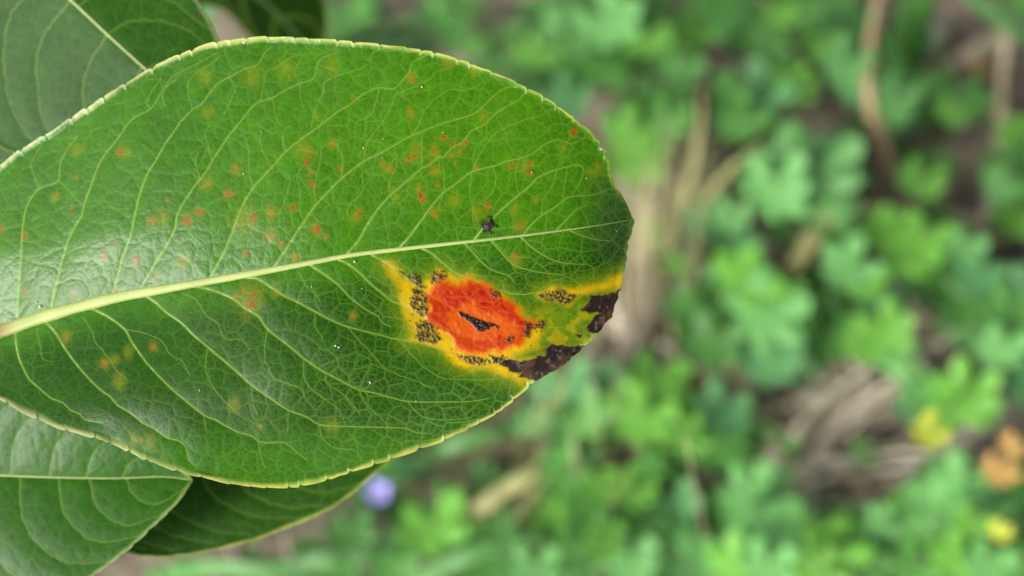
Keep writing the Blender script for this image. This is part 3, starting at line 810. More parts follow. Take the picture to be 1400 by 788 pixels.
def plain_leaf(label, mid, up, lo, Z0, hf, g0, g1, n, seed, res=(330, 90), spots=(), rough0=.36, net=1.1, rimk=.75, tooth=(26, 3.5), veins_as_parts=True, crest=(0.36, 0.47, 0.17), mw=(5, 1.0), vk=.6):
    v = auto_veins(mid, up, lo, n, seed)
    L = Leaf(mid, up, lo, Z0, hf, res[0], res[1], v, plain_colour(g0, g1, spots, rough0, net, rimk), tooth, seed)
    L.build(root, 'leaf', label)
    m = resample(spline(mid, 4), 80)
    L.ridge(np.c_[m, np.linspace(mw[0], mw[1], 80)], 'midrib', .8, np.tile(crest, (80, 1)), .5)
    if veins_as_parts:
        for P in v:
            Q = P.copy(); Q[:, 2] *= .6
            L.ridge(Q, 'side_vein', .1, np.tile(np.array(crest) * vk, (len(Q), 1)), .35)
    return L

# upper leaf: grey-green half that mirrors the sky, bright green half beside it
leafA = plain_leaf('pear leaf folded along its midrib, one half grey-green with sky sheen, behind spotted leaf',
    [(-150, -235), (-60, -147), (20, -72), (97, 0), (150, 50), (203, 98), (262, 152), (318, 210)],
    [(-150, -235), (-70, -230), (40, -200), (140, -150), (215, -85), (270, 0), (285, 24), (298, 52), (312, 100), (320, 150), (318, 210)],
    [(-150, -235), (-190, -160), (-195, -50), (-160, 70), (-90, 150), (-10, 196), (80, 235), (180, 250), (260, 240), (318, 210)],
    .157, fold(-.14, -.20, (.03, 0), 100, 50, 20, 9, 5, 260), (0.016, 0.092, 0.005), (0.024, 0.118, 0.005), 9, 300,
    spots=[(271, 22, 9, .8), (248, 33, 6, .6), (247, 62, 4, .6), (247, 70, 4, .5), (200, 90, 4, .9), (60, 140, 4, .7), (52, 147, 3, .6)], rough0=.40, rimk=.25, mw=(4, 1.8), vk=.25)
# lower left leaf, its tip under the spotted leaf's margin
leafB = plain_leaf('pear leaf with a pale horizontal midrib, its pointed tip under the spotted leaf',
    [(-260, 630), (-150, 640), (-60, 647), (0, 650), (80, 653), (160, 654), (225, 652), (264, 657)],
    [(-260, 630), (-240, 560), (-170, 505), (-80, 480), (10, 480), (90, 505), (160, 550), (215, 605), (248, 638), (264, 657)],
    [(-260, 630), (-235, 720), (-170, 800), (-80, 848), (10, 850), (80, 820), (125, 789), (155, 768), (182, 745), (205, 724), (236, 695), (256, 670), (264, 657)],
    .153, fold(.16, .22, (.06, .0), 200, 650, 60, 8, 6, 130), (0.018, 0.115, 0.003), (0.026, 0.145, 0.003), 9, 330, rough0=.30, rimk=.5, mw=(2.6, 1.0), vk=.55)
# dark leaf below
leafC = plain_leaf('darker pear leaf between the spotted leaf and the weeds, lower margin thinly pale',
    [(30, 640), (120, 640), (250, 632), (380, 618), (480, 604), (582, 585)],
    [(30, 640), (60, 570), (150, 510), (270, 480), (390, 490), (490, 525), (550, 560), (582, 585)],
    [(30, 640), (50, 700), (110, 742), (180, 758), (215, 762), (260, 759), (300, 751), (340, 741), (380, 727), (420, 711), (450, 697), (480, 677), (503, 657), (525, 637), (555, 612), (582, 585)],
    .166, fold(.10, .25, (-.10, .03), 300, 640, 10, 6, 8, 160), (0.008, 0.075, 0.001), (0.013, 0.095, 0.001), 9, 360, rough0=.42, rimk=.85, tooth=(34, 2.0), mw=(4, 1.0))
# two leaves lower on the shoot, well out of focus
leafD = plain_leaf('dark blurred pear leaf above the spotted leaf, its shade painted into the green',
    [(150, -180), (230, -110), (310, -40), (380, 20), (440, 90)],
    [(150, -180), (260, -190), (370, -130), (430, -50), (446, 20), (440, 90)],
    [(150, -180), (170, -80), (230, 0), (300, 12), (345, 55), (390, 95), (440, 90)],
    .225, fold(-.25, .15, (.25, .1), 350, 0, 10, 6, 9, 90), (0.005, 0.026, 0.002), (0.008, 0.034, 0.002), 6, 390, (140, 40), rough0=.5, net=.5, rimk=.2, veins_as_parts=False, crest=(0.05, 0.13, 0.03), mw=(5, 1.5))  # near-black green stands in for the shade on this leaf
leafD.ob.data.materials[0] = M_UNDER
leafE = plain_leaf('small blurred grey-green pear leaf with painted-in sky reflection just above the upper margin of the spotted leaf',
    [(420, 130), (470, 90), (530, 62), (600, 62)],
    [(420, 130), (430, 85), (480, 42), (540, 30), (585, 42), (600, 62)],
    [(420, 130), (470, 140), (530, 125), (575, 95), (600, 62)],
    .27, fold(.2, .3, (.0, .2), 500, 80, 5, 4, 10, 60), (0.03, 0.09, 0.04), (0.04, 0.10, 0.045), 5, 420, (90, 30), rough0=.4, net=.4, rimk=.1, veins_as_parts=False, crest=(0.12, 0.2, 0.1), mw=(3, 1))  # added blue in the green paints the reflected sky

# shoot and leaf stalks, left of the picture
def tube(pts, radii, sides=8, step=None):
    P = [Vector(p) for p in pts]
    V, Q = [], []
    ref = Vector((0.31, 0.2, 0.93)).normalized()
    for i, p in enumerate(P):
        t = (P[min(i + 1, len(P) - 1)] - P[max(i - 1, 0)]).normalized()
        a = t.cross(ref).normalized(); b = t.cross(a)
        for k in range(sides):
            an = 2 * math.pi * k / sides
            V.append(p + (a * math.cos(an) + b * math.sin(an)) * radii[i])
    for i in range(len(P) - 1):
        for k in range(sides):
            k2 = (k + 1) % sides
            Q.append((i * sides + k, i * sides + k2, (i + 1) * sides + k2, (i + 1) * sides + k))
    V.append(P[0]); V.append(P[-1])
    T = [(len(V) - 2, (k + 1) % sides, k) for k in range(sides)]
    T += [(len(V) - 1, (len(P) - 1) * sides + k, (len(P) - 1) * sides + (k + 1) % sides) for k in range(sides)]
    return np.array([list(v) for v in V]), Q, T

def bez(a, b, c, n):
    return [a.lerp(b, t).lerp(b.lerp(c, t), t) for t in np.linspace(0, 1, n)]

def tube_obj(name, pts, radii, mat, parent=None, origin=None, sides=8):
    V, Q, T = tube(pts, radii, sides)
    org = Vector(pts[0]) if origin is None else origin
    me = mesh_np(name, V - np.array(org), quads=Q, tris=T, mat=mat)
    return link(name, me, parent, (org - parent.location) if parent is not None else org)

foot = Vector(root.location)
top = at(-330, 150, .165)
stem_pts = bez(foot + Vector((0, 0, -.008)), foot.lerp(top, .55) + Vector((-.012, .01, .02)), top, 16)
tube_obj('twig', stem_pts, list(np.linspace(.0042, .0024, 16)), M_BARK, root)
M_STALK = plain_mat('leaf_stalk', (0.30, 0.36, 0.12), (0.34, 0.28, 0.10), 200, 0.5)
for L, k in ((hero, 13), (leafA, 15), (leafB, 12), (leafC, 11), (leafD, 9), (leafE, 7)):
    a = stem_pts[k]; c = L.org + FWD * .0004
    b = a.lerp(c, .5) + UP * .006
    tube_obj('leaf_stalk', bez(a, b, c, 9), list(np.linspace(.0011, .0009, 9)), M_STALK, root, sides=7)

# ---- things lying on the spotted leaf -----------------------------------------------
def blob(name, r, seed, mat, squash=(1, 1, .6)):
    g = np.random.default_rng(seed)
    V, Q, T = [], [], []
    n, m = 7, 4
    V.append((0, 0, r))
    for j in range(1, m):
        for i in range(n):
            th = math.pi * j / m; ph = 2 * math.pi * i / n
            k = r * g.uniform(.75, 1.2)
            V.append((k * math.sin(th) * math.cos(ph), k * math.sin(th) * math.sin(ph), k * math.cos(th)))
    V.append((0, 0, -r))
    for i in range(n):
        T.append((0, 1 + i, 1 + (i + 1) % n))
        T.append((len(V) - 1, 1 + (m - 2) * n + (i + 1) % n, 1 + (m - 2) * n + i))
    for j in range(m - 2):
        for i in range(n):
            Q.append((1 + j * n + i, 1 + (j + 1) * n + i, 1 + (j + 1) * n + (i + 1) % n, 1 + j * n + (i + 1) % n))
    V = np.array(V) * np.array(squash)
    return mesh_np(name, V, quads=Q, tris=T, mat=mat)

def rest(x, y, lift=2.5):
    return Vector(hero.world(np.array([float(x)]), np.array([float(y)]), lift)[0])

CAMROT = cam.rotation_euler.to_matrix()
specks = [blob('pale_speck', 1.0 * PXM, 900 + k, M_SPECK) for k in range(3)]
for k, (x, y, r) in enumerate([(577, 119, 2.2), (524, 190, 1.5), (497, 202, 1.6), (523, 216, 1.4), (606, 181, 1.5), (522, 263, 1.2), (333, 238, 1.2), (459, 473, 2.3), (463, 475, 1.8), (506, 523, 2.2), (569, 549, 1.7),
                               (703, 485, 1.4), (485, 358, 2.6), (426, 392, 1.3), (55, 419, 3.0), (50, 413, 2.0), (273, 534, 1.8), (843, 316, 1.2), (802, 244, 1.2), (727, 236, 1.4), (495, 395, 1.1), (822, 204, 2.6), (438, 56, 2.6), (334, 58, 2.4), (650, 91, 2)]):
    o = link('pale_speck', specks[k % 3], None, rest(x, y))
    o.rotation_euler = (PITCH - math.pi / 2, 0, random.uniform(0, 6))
    o.scale = (.85 * r * random.uniform(.7, 1.4), .85 * r, .85 * r)
    tag(o, 'tiny white speck lying on the spotted leaf', 'speck', 'white specks on the spotted leaf')

def fleck():
    """ragged dark crumb with thin arms"""
    core = [(659, 319), (661, 311), (658, 307), (664, 308), (668, 303), (671, 297), (674, 304), (678, 309), (672, 312), (668, 317), (664, 316)]
    c = np.mean(core, 0)
    V, T = [], []
    org = rest(c[0], c[1], 2)
    n = len(core)
    for lift in (2.0, 5.0):
        for (x, y) in core:
            k = 1 if lift < 3 else .72
            V.append(rest(c[0] + (x - c[0]) * k, c[1] + (y - c[1]) * k, lift) - org)
    V.append(rest(c[0], c[1], 7) - org)
    for i in range(n):
        j = (i + 1) % n
        T += [(i, j, n + j), (i, n + j, n + i), (n + i, n + j, 2 * n)]
    V = [list(v) for v in V]
    for (a, b) in (((661, 311), (655, 304)), ((671, 298), (666, 296)), ((676, 308), (680, 312)), ((668, 317), (674, 321)), ((664, 308), (659, 301))):
        p = rest(*a, 4) - org; q = rest(*b, 3) - org
        tv, tq, tt = tube([p, p.lerp(q, .5) + FWD * -PXM, q], [1.3 * PXM, .9 * PXM, .4 * PXM], 5)
        k0 = len(V)
        V += [list(v) for v in tv]
        T += [tuple(k0 + i for i in t) for t in tt]
        for t in tq: T += [(k0 + t[0], k0 + t[1], k0 + t[2]), (k0 + t[0], k0 + t[2], k0 + t[3])]
    me = mesh_np('debris_fleck', np.array(V), tris=T, smooth=False, mat=M_FLECK)
    tag(link('debris_fleck', me, None, org), 'black ragged fleck of debris lying just above the leaf midrib', 'debris')
fleck()

# ------------------------------------------------------------------ weeds on the ground
def lobed_mesh(name, seed, mat, lobes=7):
    """round palmate leaf, radius 1: deep lobes, each notched, folded along the lobe veins; stalk notch at -Y"""
    g = np.random.default_rng(seed)
    n = lobes * 7
    th = np.linspace(-math.pi / 2 + .22, 1.5 * math.pi - .22, n)
    t = np.linspace(0, lobes, n)
    ph = t - np.floor(np.minimum(t, lobes - 1e-6)) 
    amp = g.uniform(.85, 1.08, lobes)[np.minimum(t.astype(int), lobes - 1)]
    bump = np.sin(np.clip(ph, 0, 1) * math.pi)
    r = (.56 + .44 * bump ** .55) * amp + .06 * np.abs(np.sin(ph * math.pi * 3)) * (bump > .3)
    V = [(0, 0, 0)]
    for k in (.38, .72, 1.0):
        rr = r ** (.25 + .75 * k) * k
        z = .20 * rr ** 2 + .15 * (1 - bump) * k * -1 + .05 * np.sin(th * 2 + seed) * rr
        V += list(zip(rr * np.cos(th), rr * np.sin(th), z))
    T, Q = [], []
    for i in range(n - 1):
        T.append((0, 1 + i, 2 + i))
        for k in (0, 1):
            a = 1 + k * n + i
            Q.append((a, a + n, a + n + 1, a + 1))
    return mesh_np(name, np.array(V), quads=Q, tris=T, mat=mat)

VAR = {t: [lobed_mesh('weed_leaf_' + t, 50 + 7 * i + k, TONES[t], (7, 5, 6)[k]) for k in range(3)] for i, t in enumerate(TONES)}

ROOTS = [  # photo position of each plant's foot, label
    (800, 70, 'lobed weed with many pale leaves right behind the upper edge of the spotted leaf'),
    (940, 40, 'green weed leaves above the upright olive straws'), (1045, 45, 'weed behind a narrow strip of bare soil, between olive straws and tan stalk'), (885, 165, 'weed clump beside the dry straw tuft, with bright yellow-green leaf near the leaf tip'),
    (1040, 155, 'bluish weed between the olive straws and the thick tan stalk'), (1130, 80, 'weed clump touching the thick tan stalk on its shaded side'), (1225, 140, 'weed growing at the foot of the broad dark grass blade'),
    (1312, 135, 'single lobed weed by the small yellow fallen leaf'), (1395, 250, 'weed overlapping the foot of the straight pale dry stalk'), (1270, 320, 'bright yellow-green weed clump beside bare brown soil'), (1090, 250, 'weed with broad pale leaves in front of the olive straw'),
    (980, 320, 'small bluish weed between the straw tuft and the broad pale leaves'), (1030, 420, 'large-leaved weed with dark green leaves on one side above the straw heap'), (1140, 450, 'green weed bordering the top of the straw heap'), (1350, 430, 'weed beyond the tan straw blade, next to the yellow-leaved weed'), (1300, 550, 'weed with one clear yellow leaf at the edge of the straw heap'),
    (895, 545, 'bright yellow-green weed beside the arched olive straw'), (785, 545, 'bluish weed close to the blackened margin of the spotted leaf'), (1000, 580, 'dull green weed at the dark edge of the straw heap'), (800, 650, 'weed among thin straws below the blackened leaf margin'), (900, 690, 'bluish weed beside the hair-thin pale straw'), (1050, 710, 'pale broad-leaved weed between the hair-thin straw and the straw heap'), (880, 760, 'pale weed below the bluish weed by the hair-thin straw'),
    (1150, 750, 'weed with a glowing yellow-green leaf below the straw heap'), (1220, 760, 'bluish weed beside the glowing yellow-green leaf'), (1300, 690, 'pale weed clump with one orange withered leaf beside the straw heap'), (1370, 740, 'weed with an olive yellow leaf next to a dark green leaf'), (740, 740, 'bluish weed crossed by slanting grass blades'), (590, 720, 'bright green weed standing next to the lilac flower'), (520, 650, 'small weed around the lilac flower'),
    (480, 20, 'weed showing between two blurred pear leaves'), (670, 60, 'small-leaved weed in the dark gap above the spotted leaf'), (400, 790, 'weed under the lower margin of the dark pear leaf'), (1460, 600, 'weed with a peach-coloured withered leaf'), (1180, 640, 'thin seedling standing on the straw heap')]
LV = [  # x, y, radius px, tone
    (830, 30, 46, 'pale'), (775, 50, 42, 'pale'), (735, 75, 30, 'bright'), (792, 88, 38, 'mid'), (757, 112, 36, 'mid'), (822, 85, 32, 'mid'), (775, 135, 32, 'blue'), (850, 60, 30, 'mid'), (800, 10, 32, 'mid'), (740, 15, 26, 'dark'), (835, 110, 22, 'mid'),
    (905, 20, 46, 'mid'), (962, 36, 30, 'bright'), (920, 72, 38, 'mid'), (935, 100, 26, 'pale'), (890, 55, 30, 'bright'), (985, 15, 34, 'dark'), (1030, 30, 38, 'mid'), (1050, 62, 26, 'mid'), (1010, 55, 24, 'dark'), (1065, 20, 22, 'bright'),
    (882, 150, 40, 'mid'), (865, 185, 34, 'bright'), (870, 220, 40, 'bright'), (905, 130, 32, 'dark'), (915, 165, 28, 'mid'), (845, 175, 24, 'pale'), (1040, 130, 42, 'blue'), (1012, 165, 36, 'mid'), (1062, 178, 26, 'mid'), (1085, 118, 30, 'bright'), (1000, 125, 26, 'dark'), (1060, 95, 20, 'mid'),
    (1137, 14, 30, 'mid'), (1115, 55, 28, 'bright'), (1155, 88, 32, 'pale'), (1168, 34, 28, 'dark'), (1130, 75, 24, 'bright'), (1150, 110, 26, 'mid'), (1170, 130, 20, 'blue'), (1100, 20, 22, 'mid'),
    (1235, 70, 32, 'mid'), (1225, 108, 34, 'dark'), (1222, 140, 30, 'pale'), (1202, 165, 26, 'mid'), (1245, 160, 26, 'dark'), (1255, 115, 22, 'mid'), (1312, 132, 42, 'mid'), (1300, 155, 22, 'bright'), (1330, 140, 24, 'blue'),
    (1395, 190, 32, 'bright'), (1385, 245, 42, 'mid'), (1395, 295, 36, 'bright'), (1365, 255, 24, 'pale'), (1410, 230, 32, 'mid'), (1260, 248, 32, 'bright'), (1285, 225, 24, 'mid'), (1240, 215, 24, 'dark'),
    (1225, 320, 36, 'bright'), (1262, 325, 36, 'bright'), (1215, 298, 18, 'bright'), (1245, 350, 34, 'bright'), (1160, 365, 38, 'pale'), (1180, 385, 28, 'bright'), (1302, 350, 38, 'mid'), (1340, 372, 34, 'blue'), (1285, 385, 34, 'mid'), (1320, 335, 26, 'pale'), (1280, 300, 24, 'mid'),
    (1070, 225, 40, 'mid'), (1108, 238, 62, 'pale'), (1132, 272, 44, 'pale'), (1062, 258, 44, 'pale'), (1040, 245, 30, 'mid'), (1095, 285, 30, 'mid'), (1120, 215, 30, 'blue'), (1150, 235, 24, 'blue'), (1065, 320, 22, 'dark'), (1085, 200, 26, 'pale'),
    (960, 305, 28, 'blue'), (1010, 340, 32, 'blue'), (1000, 295, 24, 'pale'), (895, 322, 24, 'bright'), (985, 325, 26, 'dark'), (925, 362, 16, 'bright'), (905, 345, 22, 'mid'),
    (1020, 382, 40, 'bright'), (985, 400, 34, 'pale'), (1010, 425, 52, 'pale'), (1048, 430, 46, 'pale'), (955, 445, 42, 'dark'), (975, 470, 36, 'dark'), (1062, 395, 30, 'bright'), (1060, 490, 40, 'blue'), (1030, 468, 34, 'mid'), (935, 418, 26, 'dark'),
    (1110, 430, 44, 'mid'), (1132, 465, 38, 'mid'), (1090, 490, 40, 'blue'), (1210, 450, 38, 'bright'), (1185, 470, 30, 'bright'), (1230, 495, 28, 'pale'), (1250, 520, 20, 'pale'), (1160, 440, 30, 'mid'), (1200, 415, 30, 'blue'), (1250, 405, 30, 'blue'),
    (1330, 415, 40, 'mid'), (1310, 440, 32, 'pale'), (1385, 430, 36, 'mid'), (1370, 475, 34, 'pale'), (1350, 395, 32, 'bright'), (1400, 395, 26, 'blue'), (1395, 500, 28, 'mid'),
    (1322, 540, 42, 'bright'), (1290, 560, 30, 'bright'), (1268, 555, 32, 'mid'), (1270, 592, 26, 'yellow'), (1345, 560, 26, 'bright'), (1398, 530, 28, 'blue'), (1330, 510, 22, 'mid'), (1240, 560, 22, 'blue'),
    (770, 530, 44, 'blue'), (755, 562, 34, 'blue'), (822, 540, 42, 'blue'), (835, 585, 30, 'mid'), (795, 575, 34, 'mid'), (900, 515, 38, 'bright'), (880, 570, 44, 'bright'), (915, 555, 32, 'bright'), (860, 545, 24, 'bright'), (900, 595, 28, 'bright'), (725, 580, 26, 'pale'),
    (990, 560, 38, 'blue'), (1012, 590, 38, 'mid'), (975, 612, 40, 'mid'), (940, 600, 30, 'bright'), (1000, 625, 28, 'dark'), (960, 585, 26, 'dark'), (790, 618, 26, 'pale'), (772, 650, 34, 'mid'), (820, 665, 26, 'bright'), (770, 625, 22, 'blue'), (800, 690, 28, 'mid'),
    (905, 668, 36, 'blue'), (866, 670, 30, 'bright'), (832, 698, 28, 'mid'), (930, 690, 30, 'blue'), (890, 640, 22, 'mid'), (920, 640, 22, 'mid'), (790, 720, 44, 'blue'), (752, 705, 28, 'bright'), (760, 755, 36, 'mid'), (825, 742, 30, 'bright'), (730, 780, 34, 'pale'),
    (902, 735, 46, 'pale'), (862, 772, 40, 'pale'), (948, 772, 38, 'pale'), (920, 778, 34, 'mid'), (880, 715, 28, 'mid'), (1030, 690, 48, 'pale'), (1062, 672, 34, 'pale'), (1055, 722, 44, 'pale'), (1012, 772, 40, 'bright'), (1000, 735, 30, 'dark'), (1080, 735, 38, 'mid'), (1050, 775, 36, 'pale'), (985, 690, 26, 'mid'),
    (1140, 748, 42, 'bright'), (1125, 785, 34, 'bright'), (1095, 770, 30, 'mid'), (1215, 745, 44, 'blue'), (1240, 780, 38, 'mid'), (1180, 780, 34, 'mid'), (1205, 712, 24, 'pale'), (1170, 720, 24, 'dark'), (1240, 692, 22, 'bright'), (1258, 715, 26, 'mid'),
    (1285, 690, 48, 'pale'), (1320, 658, 42, 'pale'), (1308, 728, 40, 'mid'), (1290, 645, 30, 'pale'), (1345, 690, 30, 'pale'), (1330, 715, 22, 'bright'), (1312, 762, 36, 'bright'), (1350, 772, 34, 'pale'), (1368, 725, 15, 'yellow'), (1395, 780, 28, 'mid'), (1388, 690, 38, 'dark'), (1395, 650, 28, 'mid'), (1395, 735, 22, 'dark'),
    (1180, 622, 18, 'mid'), (1078, 610, 16, 'mid'), (1366, 645, 24, 'orange'), (1382, 610, 18, 'orange'),
    (593, 720, 42, 'bright'), (560, 745, 34, 'mid'), (630, 740, 34, 'mid'), (610, 690, 26, 'mid'), (650, 775, 34, 'mid'), (540, 770, 34, 'mid'), (690, 770, 32, 'blue'), (520, 652, 26, 'mid'), (500, 690, 24, 'dark'), (540, 690, 22, 'mid'), (545, 640, 20, 'blue'), (480, 730, 30, 'dark'), (690, 720, 24, 'mid'), (660, 655, 24, 'dark'), (705, 660, 22, 'pale'),
    (480, 20, 32, 'mid'), (455, 45, 24, 'dark'), (505, 10, 22, 'dark'), (625, 20, 18, 'mid'), (645, 62, 18, 'mid'), (700, 42, 18, 'mid'), (668, 90, 22, 'dark'), (672, 60, 16, 'dark'), (700, 85, 22, 'mid'), (620, 55, 20, 'dark'), (600, 15, 20, 'dark'), (720, 115, 20, 'dark'), (655, 15, 16, 'mid'),
    (350, 775, 26, 'mid'), (420, 765, 30, 'mid'), (250, 785, 26, 'dark'), (460, 785, 28, 'mid')]
BARE = [(1330, 40, 62, 50), (1340, 215, 52, 45), (1180, 265, 25, 22), (1150, 150, 26, 20), (1030, 78, 45, 16), (850, 130, 26, 34), (930, 115, 18, 20), (860, 265, 34, 30), (940, 260, 60, 55), (900, 400, 60, 60), (850, 440, 50, 60), (945, 500, 34, 30),
        (1140, 570, 110, 80), (1290, 480, 45, 34), (1200, 280, 60, 18), (1060, 350, 48, 20), (880, 620, 60, 20), (970, 655, 22, 26), (680, 620, 70, 34), (600, 620, 60, 24), (1340, 610, 34, 24), (1350, 720, 20, 16), (740, 640, 26, 50), (800, 170, 34, 26), (1230, 660, 60, 22)]

def bare(x, y, k=1.0):
    return any(((x - a) / (c * k)) ** 2 + ((y - b) / (d * k)) ** 2 < 1 for a, b, c, d in BARE)

g = random.Random(3)
fill = []
tries = 0
while len(fill) < 80 and tries < 4000:
    tries += 1
    x, y = g.uniform(420, 1480), g.uniform(-50, 850)
    if bare(x, y, 1.1) or (x < 800 and 110 < y < 560): continue
    fill.append((x, y, g.uniform(22, 38), g.choice(['dark', 'dark', 'mid', 'mid', 'blue']), True))
for k in range(26):       # ground that lies behind the big leaf
    fill.append((g.uniform(-100, 720), g.uniform(120, 600), g.uniform(26, 40), g.choice(['dark', 'mid', 'mid']), True))

OUTER = [(-250, 200), (-150, 500), (-200, 800), (60, 950), (350, 980), (650, 960), (950, 950), (1250, 960), (1560, 880), (1620, 520), (1600, 200), (1500, -120), (1150, -160), (800, -170), (450, -150), (150, -60), (150, 350), (450, 420), (650, 300)]
for (x, y) in OUTER:      # the weeds go on beyond the picture
    for k in range(9):
        fill.append((x + g.gauss(0, 75), y + g.gauss(0, 55), g.uniform(28, 46), g.choice(['dark', 'mid', 'mid', 'pale', 'bright', 'blue']), k % 2 == 0))
ROOTS += [(x, y, None) for (x, y) in OUTER]
plants = []
for (x, y, lab) in ROOTS:
    e = empty('lobed_weed', on_height(x, y + 8, 0.0))
    tag(e, lab or 'lobed green weed growing on the soil around the weeds and straw heap', 'weed', 'lobed weeds covering the ground')
    plants.append(e)
for it in [(*l, False) for l in LV] + fill:
    x, y, r, tone, low = it
    k = min(range(len(ROOTS)), key=lambda i: (ROOTS[i][0] - x) ** 2 + (ROOTS[i][1] - y) ** 2)
    pl = plants[k]
    h = g.uniform(.006, .02) if low else g.uniform(.028, .062) * (1.0 if tone in ('pale', 'bright', 'yellow', 'orange') else .75)
    if tone in ('yellow', 'orange') and not low: h = .066
    p = on_height(x, y, h)
    dist = (p - CAM).dot(FWD)
    rad = r * 1.13 * dist * HALF / 700
    o = link('leaf', VAR[tone][g.randrange(3)], pl, p - pl.location)
    d = (p - pl.location)
    az = math.atan2(d.y, d.x) - math.pi / 2 + g.uniform(-.5, .5)
    tilt = g.uniform(.05, .45)
    # faces the sky, leaning a little outwards from its plant
    q = Matrix.Rotation(az, 3, 'Z') @ Matrix.Rotation(-tilt * .6 + g.uniform(-.15, .25), 3, 'X') @ Matrix.Rotation(g.uniform(-.3, .3), 3, 'Y')
    o.rotation_euler = q.to_euler()
    o.scale = (rad * g.uniform(.95, 1.12), rad * g.uniform(.95, 1.12), rad)
    a = Vector((g.uniform(-.004, .004), g.uniform(-.004, .004), -.004))
    c = p - pl.location
    b = Vector((c.x * .35, c.y * .35, max(c.z * .9, .006)))
    pts = bez(a, b, c, 6)
    V, Q, T = tube(pts, list(np.linspace(.0009, .0006, 6)), 5)
    Mi = Matrix.LocRotScale(c, q, o.scale).inverted()
    V = np.array([list(Mi @ Vector(v)) for v in V])
    link('petiole', mesh_np('petiole', V, quads=Q, tris=T, mat=M_PETIOLE), o)

# ------------------------------------------------------------------ lilac flower
fp = on_height(516, 676, .05)
fl = empty('lilac_flower', on_height(514, 684, 0))
tag(fl, 'small lilac flower among the weeds under the dark pear leaf', 'flower')
rel_ = fp - fl.location
tube_obj('stem', bez(Vector(fl.location) + Vector((0, 0, -.004)), Vector(fl.location) + Vector((.003, .002, .03)), fp, 7), [.0007] * 7, M_PETIOLE, fl, sides=5)
def petal_mesh():
    V, Q = [], []
    for i, t in enumerate(np.linspace(0, 1, 6)):
        wd = math.sin(math.pi * min(1, t * .85 + .08)) * .36
        for k in (-1, 0, 1): V.append((wd * k, t, .25 * t * t + .08 * abs(k)))
    for i in range(5):
        for k in range(2):
            a = i * 3 + k
            Q.append((a, a + 3, a + 4, a + 1))
    return mesh_np('petal', np.array(V), quads=Q, mat=M_PETAL)
pm_ = petal_mesh()
for k in range(5):
    o = link('petal', pm_, fl, rel_)
    o.rotation_euler = (0.15, 0, k * 2 * math.pi / 5 + .3)
    o.scale = (.0042, .0042, .0042)
link('flower_centre', blob('flower_centre', .0008, 77, TONES['yellow']), fl, rel_ + Vector((0, 0, .0006)))

# ------------------------------------------------------------------ straw, stalks, blades
def blade_obj(name, pts, width, mat, label, cat, group=None, heights=None, crease=.25, tip=True):
    """a flat blade with a folded centre, along photo points (x, y) at given heights"""
    hs_ = heights or [.03] * len(pts)
    W = [on_height(x, y, h) for (x, y), h in zip(pts, hs_)]
    P = spline([list(v) for v in W], .006)
    n = len(P)
    V = []
    up = np.array((0, -.35, .94))
    T = np.gradient(P, axis=0); T /= np.linalg.norm(T, axis=1)[:, None]
    S = np.cross(T, up); S /= np.linalg.norm(S, axis=1)[:, None]
    U = np.cross(S, T)
    for i in range(n):
        t = i / (n - 1)
        wd = width * .5 * ((1 - .92 * t ** 3) if tip else 1) * (.7 + .3 * min(1, t * 5))
        for k in (-1, -.5, 0, .5, 1):
            V.append(P[i] + S[i] * wd * k + U[i] * wd * crease * abs(k))
        V.append(P[i] - U[i] * wd * .08)
    V = np.array(V)
    Q = []
    for i in range(n - 1):
        for k in range(4):
            a = i * 6 + k
            Q.append((a, a + 6, a + 7, a + 1))
        Q.append((i * 6, i * 6 + 5, i * 6 + 11, i * 6 + 6)); Q.append((i * 6 + 5, i * 6 + 4, i * 6 + 10, i * 6 + 11))
    org = Vector(P[0])
    return tag(link(name, mesh_np(name, V - np.array(org), quads=Q, mat=mat), None, org), label, cat, group)

def stalk_obj(name, pts, r, mat, label, cat, group=None, heights=None):
    hs_ = heights or [.02] * len(pts)
    W = [list(on_height(x, y, h)) for (x, y), h in zip(pts, hs_)]
    P = spline(W, .008)
    n = len(P)
    rr = [r * (1 - .35 * i / n) * (1.25 if i % 7 == 3 else 1) for i in range(n)]
    return tag(tube_obj(name, [Vector(p) for p in P], rr, mat, None, Vector(P[0]), 7), label, cat, group)

stalk_obj('dry_stalk', [(1232, 255), (1210, 200), (1190, 145), (1187, 80), (1198, 20), (1212, -60)], .0022, M_STRAW_BROWN, 'thick bent tan stalk crossing the weeds beside the broad dark blade', 'stalk', None, [.008, .032, .052, .06, .06, .06])
stalk_obj('dry_stalk', [(1352, 300), (1364, 210), (1370, 110), (1378, 40)], .0018, M_STRAW, 'straight pale dry stalk standing over bare brown soil', 'stalk', None, [.0, .015, .03, .04])
stalk_obj('dry_stalk', [(1410, 312), (1340, 300), (1260, 290), (1150, 283), (1060, 290)], .0016, M_STRAW, 'long dry stalk lying level across the soil below the bent tan stalk', 'stalk', None, [.012] * 5)
blade_obj('grass_blade', [(1300, -30), (1345, 10), (1400, 52), (1440, 85)], .0055, M_BLADE, 'pale green blade slanting over bare soil by the yellow fallen leaf', 'grass blade', 'green grass blades', [.05, .05, .045, .03], tip=False)
blade_obj('grass_blade', [(1232, 110), (1240, 60), (1252, 0), (1265, -60)], .013, TONES['mid'], 'broad dark green upright blade next to the thick tan stalk', 'grass blade', 'green grass blades', [.01, .03, .05, .06], tip=False)
blade_obj('dead_leaf', [(1284, 30), (1285, 60), (1283, 82)], .0055, M_DEADLEAF, 'small whitish withered leaf lying upright on brown soil', 'dead leaf', None, [.012, .014, .01])
blade_obj('dead_leaf', [(1400, 38), (1360, 58), (1310, 82), (1285, 100)], .006, M_DEADLEAF, 'long pinkish tan withered leaf pointing to the yellow fallen leaf', 'dead leaf', None, [.03, .025, .016, .006])
